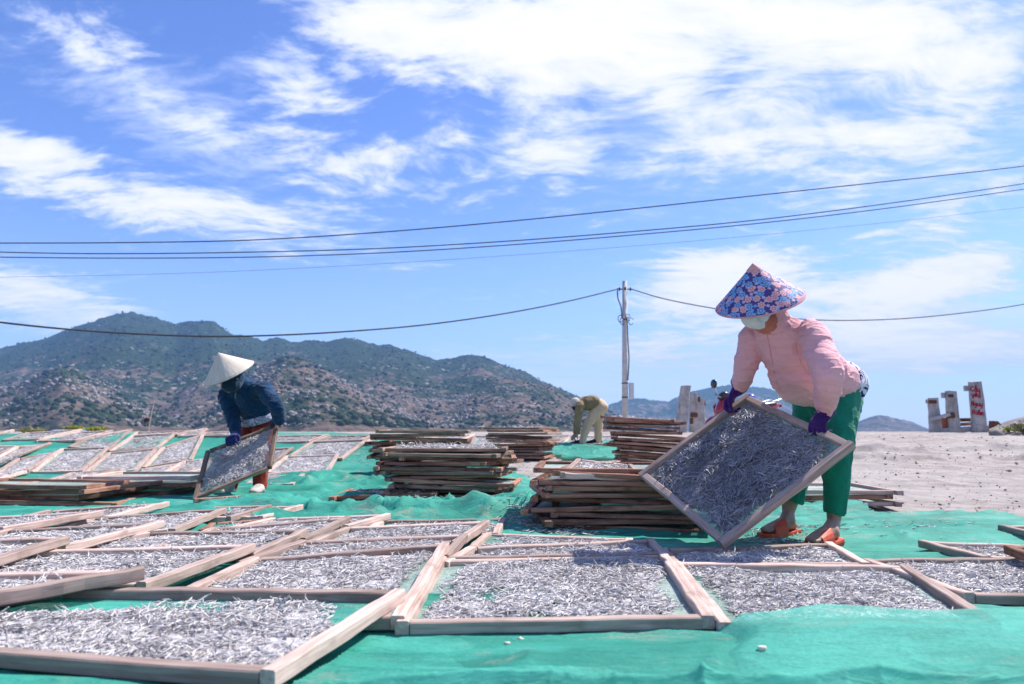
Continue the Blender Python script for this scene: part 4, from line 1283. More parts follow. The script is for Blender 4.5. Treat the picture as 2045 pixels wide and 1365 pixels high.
# ------------------------------------------------------------------ the woman in pink
def build_pink():
    HB, HC, HD_, HA = HELD1
    nrm = ((HC - HA).cross(HB - HD_)).normalized()
    if nrm.z < 0: nrm = -nrm
    Lv = V((.50, -.866, 0)); fwd = V((-.866, -.50, 0))
    root = empty('person', (1.60, 3.68, 0), 'person in pink hooded jacket, green trousers and flowered cone hat lifting a tray', 'person')
    hipC = at(1652, 782, 3.74)
    hL, hR = hipC + Lv * .085, hipC - Lv * .085
    kL, kR = at(1672, 905, 3.53), at(1606, 905, 3.84)
    aL, aR = at(1665, 1040, 3.56), at(1574, 1022, 3.83)
    tL0, tL1 = at_z(1672, 1083, .018), at_z(1624, 1090, .018)
    tR0, tR1 = at_z(1588, 1064, .018), at_z(1496, 1072, .018)
    tL1 = tL0 + unit(tL1 - tL0) * .225; tR1 = tR0 + unit(tR1 - tR0) * .235
    shL, shR = at(1622, 668, 3.30), at(1507, 668, 3.56)
    eL, eR = at(1654, 752, 3.13), at(1489, 733, 3.62)
    wL, wR = at(1649, 822, 3.30), at(1479, 771, 3.75)
    chest = at(1578, 696, 3.50); neck = at(1542, 645, 3.41); hc = at(1518, 602, 3.35)
    hf = unit(fwd + V((0, 0, -.45))); hu = unit(V((0, 0, 1)) + fwd * .45)

    # body, one continuous surface
    mb = MB()
    mb.loft([hipC + V((.03, .02, -.03)), hipC, at(1622, 735, 3.62), chest, at(1556, 662, 3.44), neck], [(.14, .10), (.15, .11), (.125, .09), (.14, .10), (.12, .075), (.05, .05)], Lv, 18, 3)
    mb.loft([neck - unit(hc - neck) * .03, neck, hc], [.055, .052, .05], Lv, 10, 2)
    f, u, sd = head_body(mb, hc, hf, hu, .98)
    for h_, k_, a_ in ((hL, kL, aL), (hR, kR, aR)):
        mb.loft([h_, (h_ + k_) / 2, k_, (k_ * .6 + a_ * .4), a_], [.085, .075, .055, .052, .033], Lv, 12, 3)
    for s_, e_, w_ in ((shL, eL, wL), (shR, eR, wR)):
        mb.loft([chest * .35 + s_ * .65, s_, (s_ + e_) / 2, e_, (e_ + w_) / 2, w_], [.055, .052, .042, .036, .034, .026], Lv, 10, 3)
        mb.ball(w_ + unit(w_ - e_) * .045, (.024, .024, .024))
    foot(mb, aL, tL0 + V((0, 0, .012)), tL1 + V((0, 0, .012)), .95); foot(mb, aR, tR0 + V((0, 0, .012)), tR1 + V((0, 0, .012)), .95)
    body = link('body', remesh(mb, .0075, 3, 'body'), MAT['skin'], root)
    for e in (-1, 1):
        MB().ball(hc + f * .086 + u * .018 + sd * .031 * e, .0105, None, 10, 8).build('eye', MAT['eye'], body, True)

    # trousers
    mb = MB()
    mb.loft([hipC + V((.02, .01, -.10)), hipC + V((.015, .01, -.04)), hipC + V((.0, .0, .03)), at(1640, 748, 3.68)], [(.155, .125), (.165, .135), (.160, .13), (.15, .11)], Lv, 22, 3)
    cL, cR = at(1667, 1024, 3.555), at(1582, 1000, 3.83)
    for h_, k_, c_ in ((hL, kL, cL), (hR, kR, cR)):
        mb.loft([h_ + V((.01, 0, .02)), h_ * .55 + k_ * .45, k_, k_ * .5 + c_ * .5, c_], [(.096, .104), (.084, .090), (.064, .070), (.060, .062), (.054, .056)], Lv, 18, 4, (True, False))
    me = remesh(mb, .0085, 4, 'trousers')
    wrinkle(me, .0055, 11, 4.5, 31); wrinkle(me, .0015, 24, 12, 33)
    tr = link('trousers', me, MAT['green_cloth'], root)

    # jacket with sleeves and hood
    mb = MB()
    mb.loft([at(1656, 766, 3.715), at(1635, 756, 3.66), at(1608, 733, 3.58), at(1580, 700, 3.50), at(1560, 668, 3.44), at(1546, 645, 3.41)],
            [(.172, .132), (.178, .142), (.168, .142), (.158, .126), (.138, .096), (.085, .080)], Lv, 26, 4, (False, True))
    for s_, e_, w_, wid in ((shL, eL, wL, 1.0), (shR, eR, wR, .93)):
        mb.loft([chest * .4 + s_ * .6 + V((0, 0, .01)), s_, s_ * .5 + e_ * .5, e_, e_ * .5 + w_ * .5, w_ + unit(w_ - e_) * -.008],
                [(.072, .072), (.070 * wid, .074 * wid), (.068 * wid, .072 * wid), (.061 * wid, .065 * wid), (.054 * wid, .056 * wid), (.041, .042)], Lv, 18, 4, (True, False))
    mb.loft([at(1578, 748, 3.51), at(1592, 772, 3.56), at(1606, 794, 3.61)], [(.13, .055), (.135, .055), (.13, .045)], Lv, 16, 3)
    hb = hc - f * .030 + u * .004
    m3 = Matrix((sd, f, u)).transposed()
    mb.ball(hb, (.100, .098, .118), m3, 20, 14)
    mb.loft([neck + V((.02, .02, -.02)), neck, (neck + hb) / 2, hb], [(.098, .092), (.092, .088), (.092, .086), (.09, .085)], sd, 16, 3)
    me = remesh(mb, .006, 4, 'jacket')
    def wmap(v):
        # sleeves and back crease most
        return np.where(v[:, 2] > 1.13, .35, 1.0)
    wrinkle(me, .0052, 7.5, 19, 41, wmap); wrinkle(me, .0013, 15, 34, 45, wmap)
    jk = link('jacket', me, MAT['pink_cloth'], root)
    zp = [at(1534, 672, 3.27), at(1541, 700, 3.31), at(1547, 735, 3.37), at(1556, 770, 3.44), at(1568, 797, 3.52)]
    # zip pulled onto the jacket's own surface
    from mathutils.bvhtree import BVHTree
    bv = BVHTree.FromPolygons([v.co for v in me.vertices], [p.vertices for p in me.polygons])
    zl = []
    for px, py in ((1531, 664), (1535, 680), (1538, 696), (1541, 712), (1544, 728), (1547, 745), (1551, 762), (1556, 780)):
        d = ray(px, py); hit = bv.ray_cast(V((0, 0, CAMZ)), d.normalized())
        if hit[0] is not None: zl.append(hit[0] + hit[1] * .0012)
    if len(zl) > 2:
        mb = MB(); mb.loft(zl, [(.0022, .0012)] * len(zl), None, 6, 3, (False, False)); mb.build('zip', MAT['pink_trim'], jk)
    for line in (((1594, 664), (1590, 684), (1592, 702), (1598, 718), (1606, 734), (1616, 748)), ((1534, 666), (1546, 668), (1560, 664), (1573, 654), (1582, 640)), ((1556, 800), (1568, 806), (1582, 808), (1596, 805))):
        zl = []
        for px, py in line:
            hit = bv.ray_cast(V((0, 0, CAMZ)), ray(px, py).normalized())
            if hit[0] is not None: zl.append(hit[0] + hit[1] * .0004)
        if len(zl) > 2:
            mb = MB(); mb.loft(zl, [(.0022, .0010)] * len(zl), None, 6, 4, (False, False)); mb.build('seam', MAT['pink_trim'], jk)
    # patterned shirt hanging out below the jacket
    shirt_band(root, 'shirt', [at(1654, 765, 3.71), at(1662, 770, 3.735), at(1670, 777, 3.755)], [(.178, .138), (.183, .146), (.187, .150)], Lv, MAT['paisley_cloth'])
    # scarf and mask
    mb = MB(); mb.ball(hc - f * .012 + u * .004, (.090, .099, .112), m3, 22, 16)
    mb.loft([hc - u * .075 + f * .02, hc - u * .12 - f * .01], [(.07, .07), (.06, .06)], sd, 14, 1)
    me = remesh(mb, .006, 3, 'scarf'); wrinkle(me, .003, 30, 8, 51)
    link('scarf', me, MAT['orange_cloth'], root)
    mb = MB()
    mb.ball(hc + f * .045 - u * .052, (.066, .070, .060), m3, 20, 14)
    mb.loft([hc + f * .075 - u * .0 , hc + f * .112 - u * .03, hc + f * .104 - u * .075, hc + f * .055 - u * .106], [(.058, .02), (.05, .014), (.048, .016), (.04, .02)], sd, 14, 3)
    me = remesh(mb, .005, 4, 'mask'); mk = link('mask', me, MAT['white_cloth'], root)
    hat_mesh(root, 'hat', at(1517, 601, 3.35), (-.275, -.40, .87), .208, .190, MAT['flower_print'], MAT['pink_trim'], MAT['pink_trim'])

    # gloves, fingers closed over the rails
    def on_line(P, Q, px):
        best = min(np.linspace(0, 1, 400), key=lambda t: abs((lambda w: W0 / 2 + FPX * w.x / (w.y * math.cos(TH) + (w.z - CAMZ) * math.sin(TH)))(P.lerp(Q, t)) - px))
        return P.lerp(Q, best)
    gl = on_line(HB, HC, 1637); gr = on_line(HB, HA, 1463)
    oL, oR = unit(HB - HA), unit(HB - HC)
    for W_, rp, o_, ac in ((wL, gl, oL, unit(HC - HB)), (wR, gr, oR, unit(HA - HB))):
        K = rp + nrm * .028 + o_ * .005
        mb = MB()
        e_ = eL if W_ is wL else eR
        # knitted cuff
        mb.loft([W_ - unit(W_ - e_) * .045, W_, W_ * .6 + K * .4], [(.045, .045), (.041, .041), (.037, .030)], ac, 14, 3, (False, True))
        wk = K - unit(K - W_) * .080
        mb.loft([W_, wk], [(.036, .034), (.033, .022)], ac, 12, 2)
        hand(mb, wk, K, (ac if W_ is wL else -ac), -nrm - o_ * .45, 1.06, (45, 62, 42), spread=.021)
        me = remesh(mb, .0042, 3, 'glove')
        link('glove', me, MAT['purple_knit'], root)
    s1_ = sandal(root, tL0, tL1, MAT['orange_rubber']); s2_ = sandal(root, tR0, tR1, MAT['orange_rubber'])

# ------------------------------------------------------------------ the worker in blue
BL2 = at(384, 996, 5.60); BR2 = at(542, 930, 5.80); TL2 = at(410, 899, 6.02)
HELD2 = [TL2, TL2 + BR2 - BL2, BR2, BL2]
def build_blue():
    TL, TR, BR, BL = HELD2
    nrm = ((BR - TL).cross(TR - BL)).normalized()
    if nrm.z < 0: nrm = -nrm
    fwd = unit(V((-.62, -.78, 0))); Lv = V((-fwd.y, fwd.x, 0)) ; Lv = V((.78, -.62, 0))
    root = empty('person', (-2.15, 6.35, 0), 'person in dark blue top, red trousers and straw cone hat carrying a tray', 'person')
    hipC = at(518, 838, 6.55)
    hL, hR = hipC + Lv * .085, hipC - Lv * .085
    kL, kR = at(522, 918, 6.30), at(482, 922, 6.36)
    aL, aR = at(520, 970, 6.28), at(458, 972, 6.32)
    fL0, fL1 = at(522, 985, 6.30), at(506, 991, 6.08); fR0, fR1 = at(462, 986, 6.32), at(440, 992, 6.12)
    for p in (fL0, fL1, fR0, fR1): p.z = .012
    shL, shR = at(523, 775, 6.18), at(452, 786, 6.34)
    eL, eR = at(551, 808, 6.05), at(464, 834, 6.30)
    wL, wR = at(558, 842, 6.14), at(471, 866, 6.24)
    chest = at(496, 790, 6.32); neck = at(480, 768, 6.22); hc = at(461, 754, 6.08)
    hf = unit(fwd + V((0, 0, -.65))); hu = unit(V((0, 0, 1)) + fwd * .6)
    mb = MB()
    mb.loft([hipC, at(518, 818, 6.46), chest, at(488, 776, 6.26), neck], [(.15, .11), (.13, .095), (.145, .10), (.12, .075), (.05, .05)], Lv, 16, 3)
    mb.loft([neck, hc], [.053, .05], Lv, 10, 1)
    f, u, sd = head_body(mb, hc, hf, hu, .98)
    for h_, k_, a_ in ((hL, kL, aL), (hR, kR, aR)):
        mb.loft([h_, (h_ + k_) / 2, k_, (k_ * .6 + a_ * .4), a_], [.085, .072, .052, .048, .032], Lv, 10, 3)
    for s_, e_, w_ in ((shL, eL, wL), (shR, eR, wR)):
        mb.loft([chest * .35 + s_ * .65, s_, (s_ + e_) / 2, e_, (e_ + w_) / 2, w_], [.055, .05, .042, .035, .032, .025], Lv, 10, 3)
        mb.ball(w_ + unit(w_ - e_) * .04, .022)
    foot(mb, aL, fL0, fL1); foot(mb, aR, fR0, fR1)
    body = link('body', remesh(mb, .009, 3, 'body'), MAT['skin'], root)
    for e in (-1, 1):
        MB().ball(hc + f * .086 + u * .018 + sd * .031 * e, .0105, None, 10, 8).build('eye', MAT['eye'], body, True)
    mb = MB()
    mb.loft([hipC + V((0, 0, -.09)), hipC, at(524, 824, 6.50)], [(.16, .125), (.175, .14), (.16, .12)], Lv, 18, 3)
    cL, cR = at(519, 976, 6.28), at(456, 978, 6.32)
    for h_, k_, c_ in ((hL, kL, cL), (hR, kR, cR)):
        mb.loft([h_, h_ * .5 + k_ * .5, k_, k_ * .5 + c_ * .5, c_], [(.10, .11), (.092, .098), (.076, .08), (.066, .068), (.054, .056)], Lv, 14, 3, (True, False))
    me = remesh(mb, .010, 3, 'trousers'); wrinkle(me, .006, 10, 6, 131)
    link('trousers', me, MAT['red_cloth'], root)
    shirt_band(root, 'shirt', [at(516, 826, 6.46), at(521, 840, 6.48)], [(.185, .155), (.19, .165)], Lv, MAT['speckled_cloth'], .010)
    mb = MB()
    mb.loft([at(520, 824, 6.47), at(514, 812, 6.43), at(503, 796, 6.36), at(492, 779, 6.28), at(482, 768, 6.22)], [(.18, .145), (.18, .15), (.17, .14), (.15, .11), (.085, .08)], Lv, 22, 4, (False, True))
    for s_, e_, w_ in ((shL, eL, wL), (shR, eR, wR)):
        mb.loft([chest * .4 + s_ * .6, s_, s_ * .5 + e_ * .5, e_, e_ * .5 + w_ * .5, w_], [.075, .070, .066, .060, .054, .045], Lv, 14, 4, (True, False))
    mb.loft([neck - V((-.02, -.02, .02)), neck, neck * .5 + hc * .5], [.085, .078, .07], Lv, 12, 2)
    me = remesh(mb, .009, 4, 'jacket'); wrinkle(me, .0065, 8, 18, 141); wrinkle(me, .003, 17, 40, 145)
    link('jacket', me, MAT['teal_cloth'], root)
    m3 = Matrix((sd, f, u)).transposed()
    mb = MB(); mb.ball(hc + f * .02 - u * .045, (.085, .092, .075), m3); mb.ball(hc - f * .02, (.088, .09, .10), m3)
    mb.loft([hc - u * .07 + sd * .05 * -1, hc - u * .12 + f * .05, hc - u * .17 + f * .06], [.03, .022, .012], sd, 8, 2)
    me = remesh(mb, .008, 3, 'scarf'); wrinkle(me, .004, 25, 9, 151)
    link('scarf', me, MAT['navy_cloth'], root)
    hat_mesh(root, 'hat', at(457, 744, 6.06), (-.34, -.42, .84), .222, .200, MAT['palm_leaf'], MAT['beige_cloth'], None)
    def near(P, Q, px, py):
        return min((P.lerp(Q, t) for t in np.linspace(0, 1, 300)), key=lambda w: ((W0 / 2 + FPX * w.x / w.y) - px) ** 2)
    gl, gr = near(TL, TR, 556, 848), near(TL, TR, 468, 878)
    ou = unit(TL - BL)
    for W_, rp, e_, sg in ((wL, gl, eL, 1), (wR, gr, eR, -1)):
        K = rp + nrm * .03 + ou * .004
        mb = MB()
        wk = K - unit(K - W_) * .08
        mb.loft([W_ - unit(W_ - e_) * .05, W_, wk], [.047, .043, (.034, .024)], unit(TR - TL), 12, 3, (False, True))
        hand(mb, wk, K, unit(TR - TL) * sg, -nrm - ou * .4, 1.08, (45, 62, 42), spread=.0215)
        link('glove', remesh(mb, .005, 3, 'glove'), MAT['navy_knit'], root)
    for a_, h_, t_ in ((aL, fL0, fL1), (aR, fR0, fR1)):
        mb = MB(); d = unit(t_ - h_); L_ = (t_ - h_).length; up = V((0, 0, 1)); s_ = d.cross(up).normalized()
        mb.loft([a_ + up * .03, a_, h_ + up * .06 + d * .03], [.043, .044, .046], s_, 10, 2)
        mb.loft([h_ + up * .035, h_ + up * .045 + d * L_ * .4, h_ + up * .035 + d * L_ * .75, h_ + up * .028 + d * L_ * 1.02], [(.036, .036), (.045, .042), (.050, .034), (.040, .024)], s_, 12, 3)
        me = remesh(mb, .008, 3, 'sock'); wrinkle(me, .003, 20, 20, 9)
        link('sock', me, MAT['grey_sock'], root)

# ------------------------------------------------------------------ the man bending far behind
def build_khaki():
    f0 = at_g(1158, 891); Y = f0.y
    root = empty('person', f0, 'person in khaki shirt, cream trousers and pale cap bending down', 'person')
    Lv = unit(V((.25, -.97, 0)))                       # sideways, near side towards the viewer
    A = lambda x, y, d=0.: at(x, y, Y + d)
    hip = A(1197, 812, .18); chest = A(1166, 805, .12); neck = A(1156, 806, .08); hc = A(1150, 808, .05)
    hN, hF = hip + Lv * .09, hip - Lv * .09
    kN, kF = A(1173, 848, .05), A(1196, 850, .30); aN, aF = A(1162, 883, -.02), A(1193, 884, .32)
    zN = f0.z + .02; tN0 = A(1163, 890); tN0.z = zN; tN1 = tN0 + V((-.22, -.06, 0)); zF = g1(aF.x, aF.y) + .02
    tF0 = V((aF.x + .04, aF.y, zF)); tF1 = tF0 + V((-.22, -.06, 0))
    sN, sF = A(1157, 812, -.06), A(1156, 810, .22)
    eN, eF = A(1155, 838, -.10), A(1152, 838, .2); wN, wF = A(1154, 866, -.12), A(1150, 866, .15)
    hf = unit(V((-.55, -.1, -.83))); hu = unit(V((-.85, 0, .5)))
    mb = MB()
    mb.loft([hip, (hip + chest) / 2 + V((0, 0, .05)), chest, neck], [(.15, .12), (.14, .11), (.15, .11), (.055, .055)], Lv, 16, 3)
    mb.loft([neck, hc], [.055, .05], Lv, 10, 1)
    f, u, sd = head_body(mb, hc, hf, hu, 1.05)
    for h_, k_, a_ in ((hN, kN, aN), (hF, kF, aF)):
        mb.loft([h_, k_, k_ * .5 + a_ * .5, a_], [.085, .055, .05, .034], Lv, 10, 3)
    hands_to = (V((tN1.x - .02, tN1.y - .02, zN + .06)), V((tN1.x - .12, tN1.y + .15, zN + .07)))
    for s_, e_, w_, t_ in ((sN, eN, wN, hands_to[0]), (sF, eF, wF, hands_to[1])):
        mb.loft([chest * .4 + s_ * .6, s_, e_, w_], [.055, .05, .036, .026], Lv, 10, 3)
        hand(mb, w_, t_, V((-.3, -.9, 0)), V((.9, -.2, -.1)), 1.05)
    foot(mb, aN, tN0, tN1, 1.0, False); foot(mb, aF, tF0, tF1, 1.0, False)
    body = link('body', remesh(mb, .010, 2, 'body'), MAT['skin'], root)
    for e in (-1, 1):
        MB().ball(hc + f * .09 + u * .018 + sd * .031 * e, .011, None, 8, 6).build('eye', MAT['eye'], body, True)
    mb = MB()
    mb.loft([hip + V((-.10, 0, -.07)), hip, hip + V((-.02, 0, .05)), hip * .75 + chest * .25 + V((0, 0, .03))], [(.15, .11), (.165, .135), (.16, .12), (.15, .11)], Lv, 18, 3)
    cN, cF = A(1162, 886, -.02), A(1193, 887, .32)
    for h_, k_, c_ in ((hN, kN, cN), (hF, kF, cF)):
        mb.loft([h_ + V((.02, 0, 0)), h_ * .5 + k_ * .5, k_, c_], [(.10, .118), (.092, .105), (.076, .085), (.060, .064)], Lv, 14, 3, (True, False))
    me = remesh(mb, .013, 3, 'trousers'); wrinkle(me, .010, 7, 5, 231)
    link('trousers', me, MAT['cream_cloth'], root)
    mb = MB()
    mb.loft([hip * .82 + chest * .18 + V((.0, 0, .05)), (hip + chest) / 2 + V((0, 0, .045)), chest + V((0, 0, .0)), neck], [(.18, .125), (.185, .145), (.18, .13), (.085, .08)], Lv, 18, 4, (False, True))
    for s_, e_, w_ in ((sN, eN, wN), (sF, eF, wF)):
        mb.loft([chest * .4 + s_ * .6, s_, s_ * .5 + e_ * .5, e_, w_], [.082, .078, .068, .058, .045], Lv, 12, 4, (True, False))
    me = remesh(mb, .012, 3, 'shirt'); wrinkle(me, .009, 8, 8, 241)
    link('shirt', me, MAT['khaki_cloth'], root)
    m3 = Matrix((sd, f, u)).transposed()
    mb = MB(); mb.ball(hc - u * .01 + f * .012, (.084, .094, .10), m3)
    link('face_cover', remesh(mb, .010, 2, 'face_cover'), MAT['black_cloth'], root)
    mb = MB(); mb.ball(hc + u * .035 - f * .022, (.104, .112, .098), m3)
    mb.loft([hc + u * .06 + f * .06, hc + u * .065 + f * .13, hc + u * .055 + f * .17], [(.085, .012), (.08, .010), (.055, .008)], sd, 14, 3)
    link('cap', remesh(mb, .009, 2, 'cap'), MAT['beige_cloth'], root)
    for h_, t_ in ((tN0, tN1), (tF0, tF1)):
        mb = MB(); d = unit(t_ - h_); up = V((0, 0, 1)); s_ = d.cross(up).normalized()
        mb.loft([h_ - d * .02 + up * .045, h_ + d * .08 + up * .055, h_ + d * .17 + up * .04, h_ + d * .25 + up * .03], [(.042, .042), (.045, .05), (.048, .038), (.038, .026)], s_, 12, 3)
        link('shoe', remesh(mb, .010, 2, 'shoe'), MAT['black_cloth'], root)

build_pink(); build_blue(); build_khaki()
tray(HELD1, 'tilted tray of shade-painted fish lifted by the person in pink', 'silver anchovies with painted shade in the tilted tray lifted by the person in pink', 'held', 'pale_wood', n_fish=7000, fish_len=.047, cover=.98, fish_mat='shaded_fish', w=.034, hh=.036, stand=.02, heap=.012, over=(.0, .0, 0, 0), bias=(0, .25))
tray(HELD2, 'tilted tray carried by the person in blue', 'grey anchovies in the tilted tray carried by the person in blue', 'held', 'grey_wood', n_fish=2200, fish_len=.045, cover=.99, lo=True, w=.032, hh=.034, stand=.02)
# ================================================================== pole and wires
def pole():
    Y = 35.0
    b = at(1248, 861, Y); b.z = g1(b.x, Y) - .3; t = at(1247.5, 561, Y)
    root = empty('utility_pole', b, 'tall concrete utility pole with a grey meter box behind the high rear stack', 'utility pole')
    mb = MB(); mb.loft([b, b * .5 + t * .5, t], [.165, .14, .118], None, 20, 1, (False, False)); mb.build('shaft', MAT['pole_concrete'], root, True)
    bx = at(1261, 780, Y - .05)
    o = MB().box(bx, (.23, .24, .80), None, .015).build('meter_box', MAT['box_grey'], root)
    MB().box(bx + V((0, -.125, 0)), (.19, .012, .70), None, .004).build('box_door', MAT['box_grey'], o)
    for py in (765, 793):
        c = at(1248, py, Y)
        mb = MB(); m = Matrix.Translation(c)
        mb.lathe([(.158, -.025), (.166, -.025), (.166, .025), (.158, .025)], m, 20, True); mb.build('clamp_band', MAT['wire_black'], root)
    tw = at(1248, 577, Y)
    mb = MB(); mb.box(tw, (.62, .05, .06), None, .008); mb.box(tw + V((0, -.13, 0)), (.10, .04, .16), None, .006); mb.build('cross_bracket', MAT['wire_black'], root)
    for s in (-1, 1):
        c = tw + V((s * .28, 0, 0)); mb = MB(); mb.lathe([(.01, -.10), (.045, -.08), (.03, -.04), (.05, 0), (.03, .04), (.045, .08), (.01, .10)], Matrix.Translation(c), 12); mb.build('insulator', MAT['wire_black'], root, True)
    for px, py in ((1239, 636), (1254, 634), (1260, 641), (1243, 641)):
        c = at(px, py, Y - .18); q = [c + V((.12 * math.cos(a), 0, .18 * math.sin(a))) for a in np.linspace(.4, 5.6, 14)]
        mb = MB(); mb.loft(q, [.017] * 14, None, 6, 1); mb.build('wire_loop', MAT['wire_black'], root, True)
    mb = MB(); mb.box(at(1248, 634, Y), (.40, .33, .07), None, .01); mb.build('wire_bracket', MAT['steel'], root)
    mb = MB(); mb.loft([at(1233, 576, Y - .1), at(1234, 595, Y - .15), at(1240, 612, Y - .18), at(1242, 632, Y - .18)], [.03] * 4, None, 6, 4); mb.build('drop_cable', MAT['wire_black'], root, True)
    mb = MB(); mb.loft([at(1252, 634, Y - .17), at(1254, 680, Y - .17), at(1256, 715, Y - .17), at(1254, 758, Y - .15)], [.03] * 4, None, 6, 4); mb.build('down_cable', MAT['wire_black'], root, True)
pole()

def wire(pts, r, label):
    P = [at(*p) for p in pts]
    mb = MB(); mb.loft(P, [r] * len(P), None, 6, 8, (False, False))
    tag(mb.build('power_line', MAT['wire_black'], None, True), label, 'power line', 'power lines across the sky')
wire([(1237, 576, 34.9), (1130, 602, 33), (1000, 627, 31), (850, 648, 29), (700, 661, 27), (550, 669, 25.5), (400, 671, 24), (200, 662, 22), (0, 643, 20), (-200, 612, 18.5), (-500, 545, 17)], .030, 'sagging cable from the pole to the left across the hill')
wire([(1258, 576, 34.9), (1330, 597, 35), (1430, 616, 35), (1540, 631, 35), (1650, 639, 35), (1780, 637, 35), (1900, 627, 35), (2045, 607, 35), (2250, 566, 35), (2600, 480, 35)], .028, 'sagging cable from the pole to the right behind the pink person')
wire([(-600, 484, 22), (-200, 485, 21), (0, 485, 20), (250, 484, 20), (500, 479, 20), (750, 464, 20), (1000, 443, 20), (1250, 418, 20), (1500, 391, 20), (1750, 364, 20), (2045, 331, 20), (2600, 262, 20)], .0165, 'uppermost of the long power lines crossing the whole sky')
wire([(-600, 486, 21), (0, 503, 21), (250, 506, 21), (500, 503, 21), (750, 496, 21), (1000, 482, 21), (1250, 463, 21), (1500, 440, 21), (1750, 409, 21), (2045, 366, 21), (2600, 280, 21)], .0165, 'upper of the close pair of long power lines')
wire([(-600, 505, 22), (0, 513, 22), (250, 515, 22), (500, 513, 22), (750, 505, 22), (1000, 490, 22), (1250, 470, 22), (1500, 447, 22), (1750, 418, 22), (2045, 377, 22), (2600, 296, 22)], .0165, 'lower of the close pair of long power lines')
wire([(-600, 560, 30), (0, 553, 30), (400, 544, 30), (800, 524, 30), (1200, 496, 30), (1600, 461, 30), (2045, 413, 30), (2600, 345, 30)], .0065, 'very thin faint line lowest of those crossing the sky')

# ================================================================== broken concrete posts
def slab_post(name, base, top, w0, w1, depth, label, parts=(), lean_y=0.0, group='broken concrete posts', cat='post', seed=1):
    """tapered concrete stump between two pixel points at depth"""
    b = at(base[0], base[1], depth); t = at(top[0], top[1], depth)
    b.z -= .12
    root = empty('concrete_post', b, label, cat, group)
    rng = np.random.default_rng(seed)
    n = 7; vs = []; fs = []
    dy = .085
    for i in range(n):
        f = i / (n - 1); c = b.lerp(t, f); w = (w0 + (w1 - w0) * f) / FPX * depth / 2
        for sx, sy in ((-1, -1), (1, -1), (1, 1), (-1, 1)):
            for q in range(2):
                cx = .018
                ax, ay = sx * w, sy * dy
                first = (sx * sy > 0) == (q == 0)
                if first: ay -= sy * cx
                else: ax -= sx * cx
                vs.append(c + V((ax + rng.normal(0, .006), ay + rng.normal(0, .006), rng.normal(0, .012) if i == n - 1 else 0)))
    for i in range(n - 1):
        for k in range(8): fs.append((i * 8 + k, i * 8 + (k + 1) % 8, (i + 1) * 8 + (k + 1) % 8, (i + 1) * 8 + k))
    fs += [tuple(range(8))[::-1], tuple((n - 1) * 8 + k for k in range(8))]
    me = mesh_np('shaft', [v[:] for v in vs], fs, False, MAT['concrete'])
    bm = bmesh.new(); bm.from_mesh(me); bmesh.ops.recalc_face_normals(bm, faces=bm.faces[:]); bm.to_mesh(me); bm.free()
    link('shaft', me, None, root)
    for (nm, px, py, w, hh_, mt, dd) in parts:
        c = at(px, py, depth + dd)
        MB().box(c, (w / FPX * depth, .13, hh_ / FPX * depth), None, .012).build(nm, MAT[mt], root)
    return root, b, t
PD_ = 20.
slab_post('post', (1358, 866), (1369, 770), 25, 18, PD_, 'tallest of the three grey posts left of the motorbike', (('rebar_stub', 1381, 840, 5, 12, 'rust', .1),), seed=2)
slab_post('post', (1386, 866), (1385.5, 784), 19, 12, PD_ + .6, 'rusty middle post of the three left of the motorbike', (('stub', 1394, 797, 7, 10, 'rust', .0), ('rust_plate', 1386, 828, 13, 9, 'rust', -.12)), seed=3)
slab_post('post', (1401, 866), (1399, 795), 15, 13, PD_ + 1.2, 'shortest of the three posts, next to the motorbike wheel', (('stub', 1405, 805, 6, 9, 'rust', 0),), seed=4)
slab_post('post', (1869, 866), (1863, 794), 23, 16, PD_, 'shortest right hand post with a rusty notch near its top', (('stub', 1853.5, 801, 6, 8, 'concrete', .05), ('rust_patch', 1862, 802, 13, 7, 'rust', -.045)), seed=5)
slab_post('post', (1905, 866), (1899, 780), 24, 18, PD_, 'middle right hand post with a dark smudge under its top', (('stub', 1886, 789, 9, 11, 'concrete', .05), ('dark_smudge', 1897, 790, 10, 6, 'dark_paint', -.045), ('beam_end', 1898, 829, 13, 11, 'rust', -.06)), seed=6)
rt, pb, pt_ = slab_post('post', (1957, 866), (1947, 762), 29, 21, PD_ - .2, 'tall leaning right hand post with red painted warning words', (('stub', 1931, 775, 9, 11, 'concrete', .08), ('plaster_skirt', 1958, 857, 29, 16, 'concrete', -.06)), seed=7)
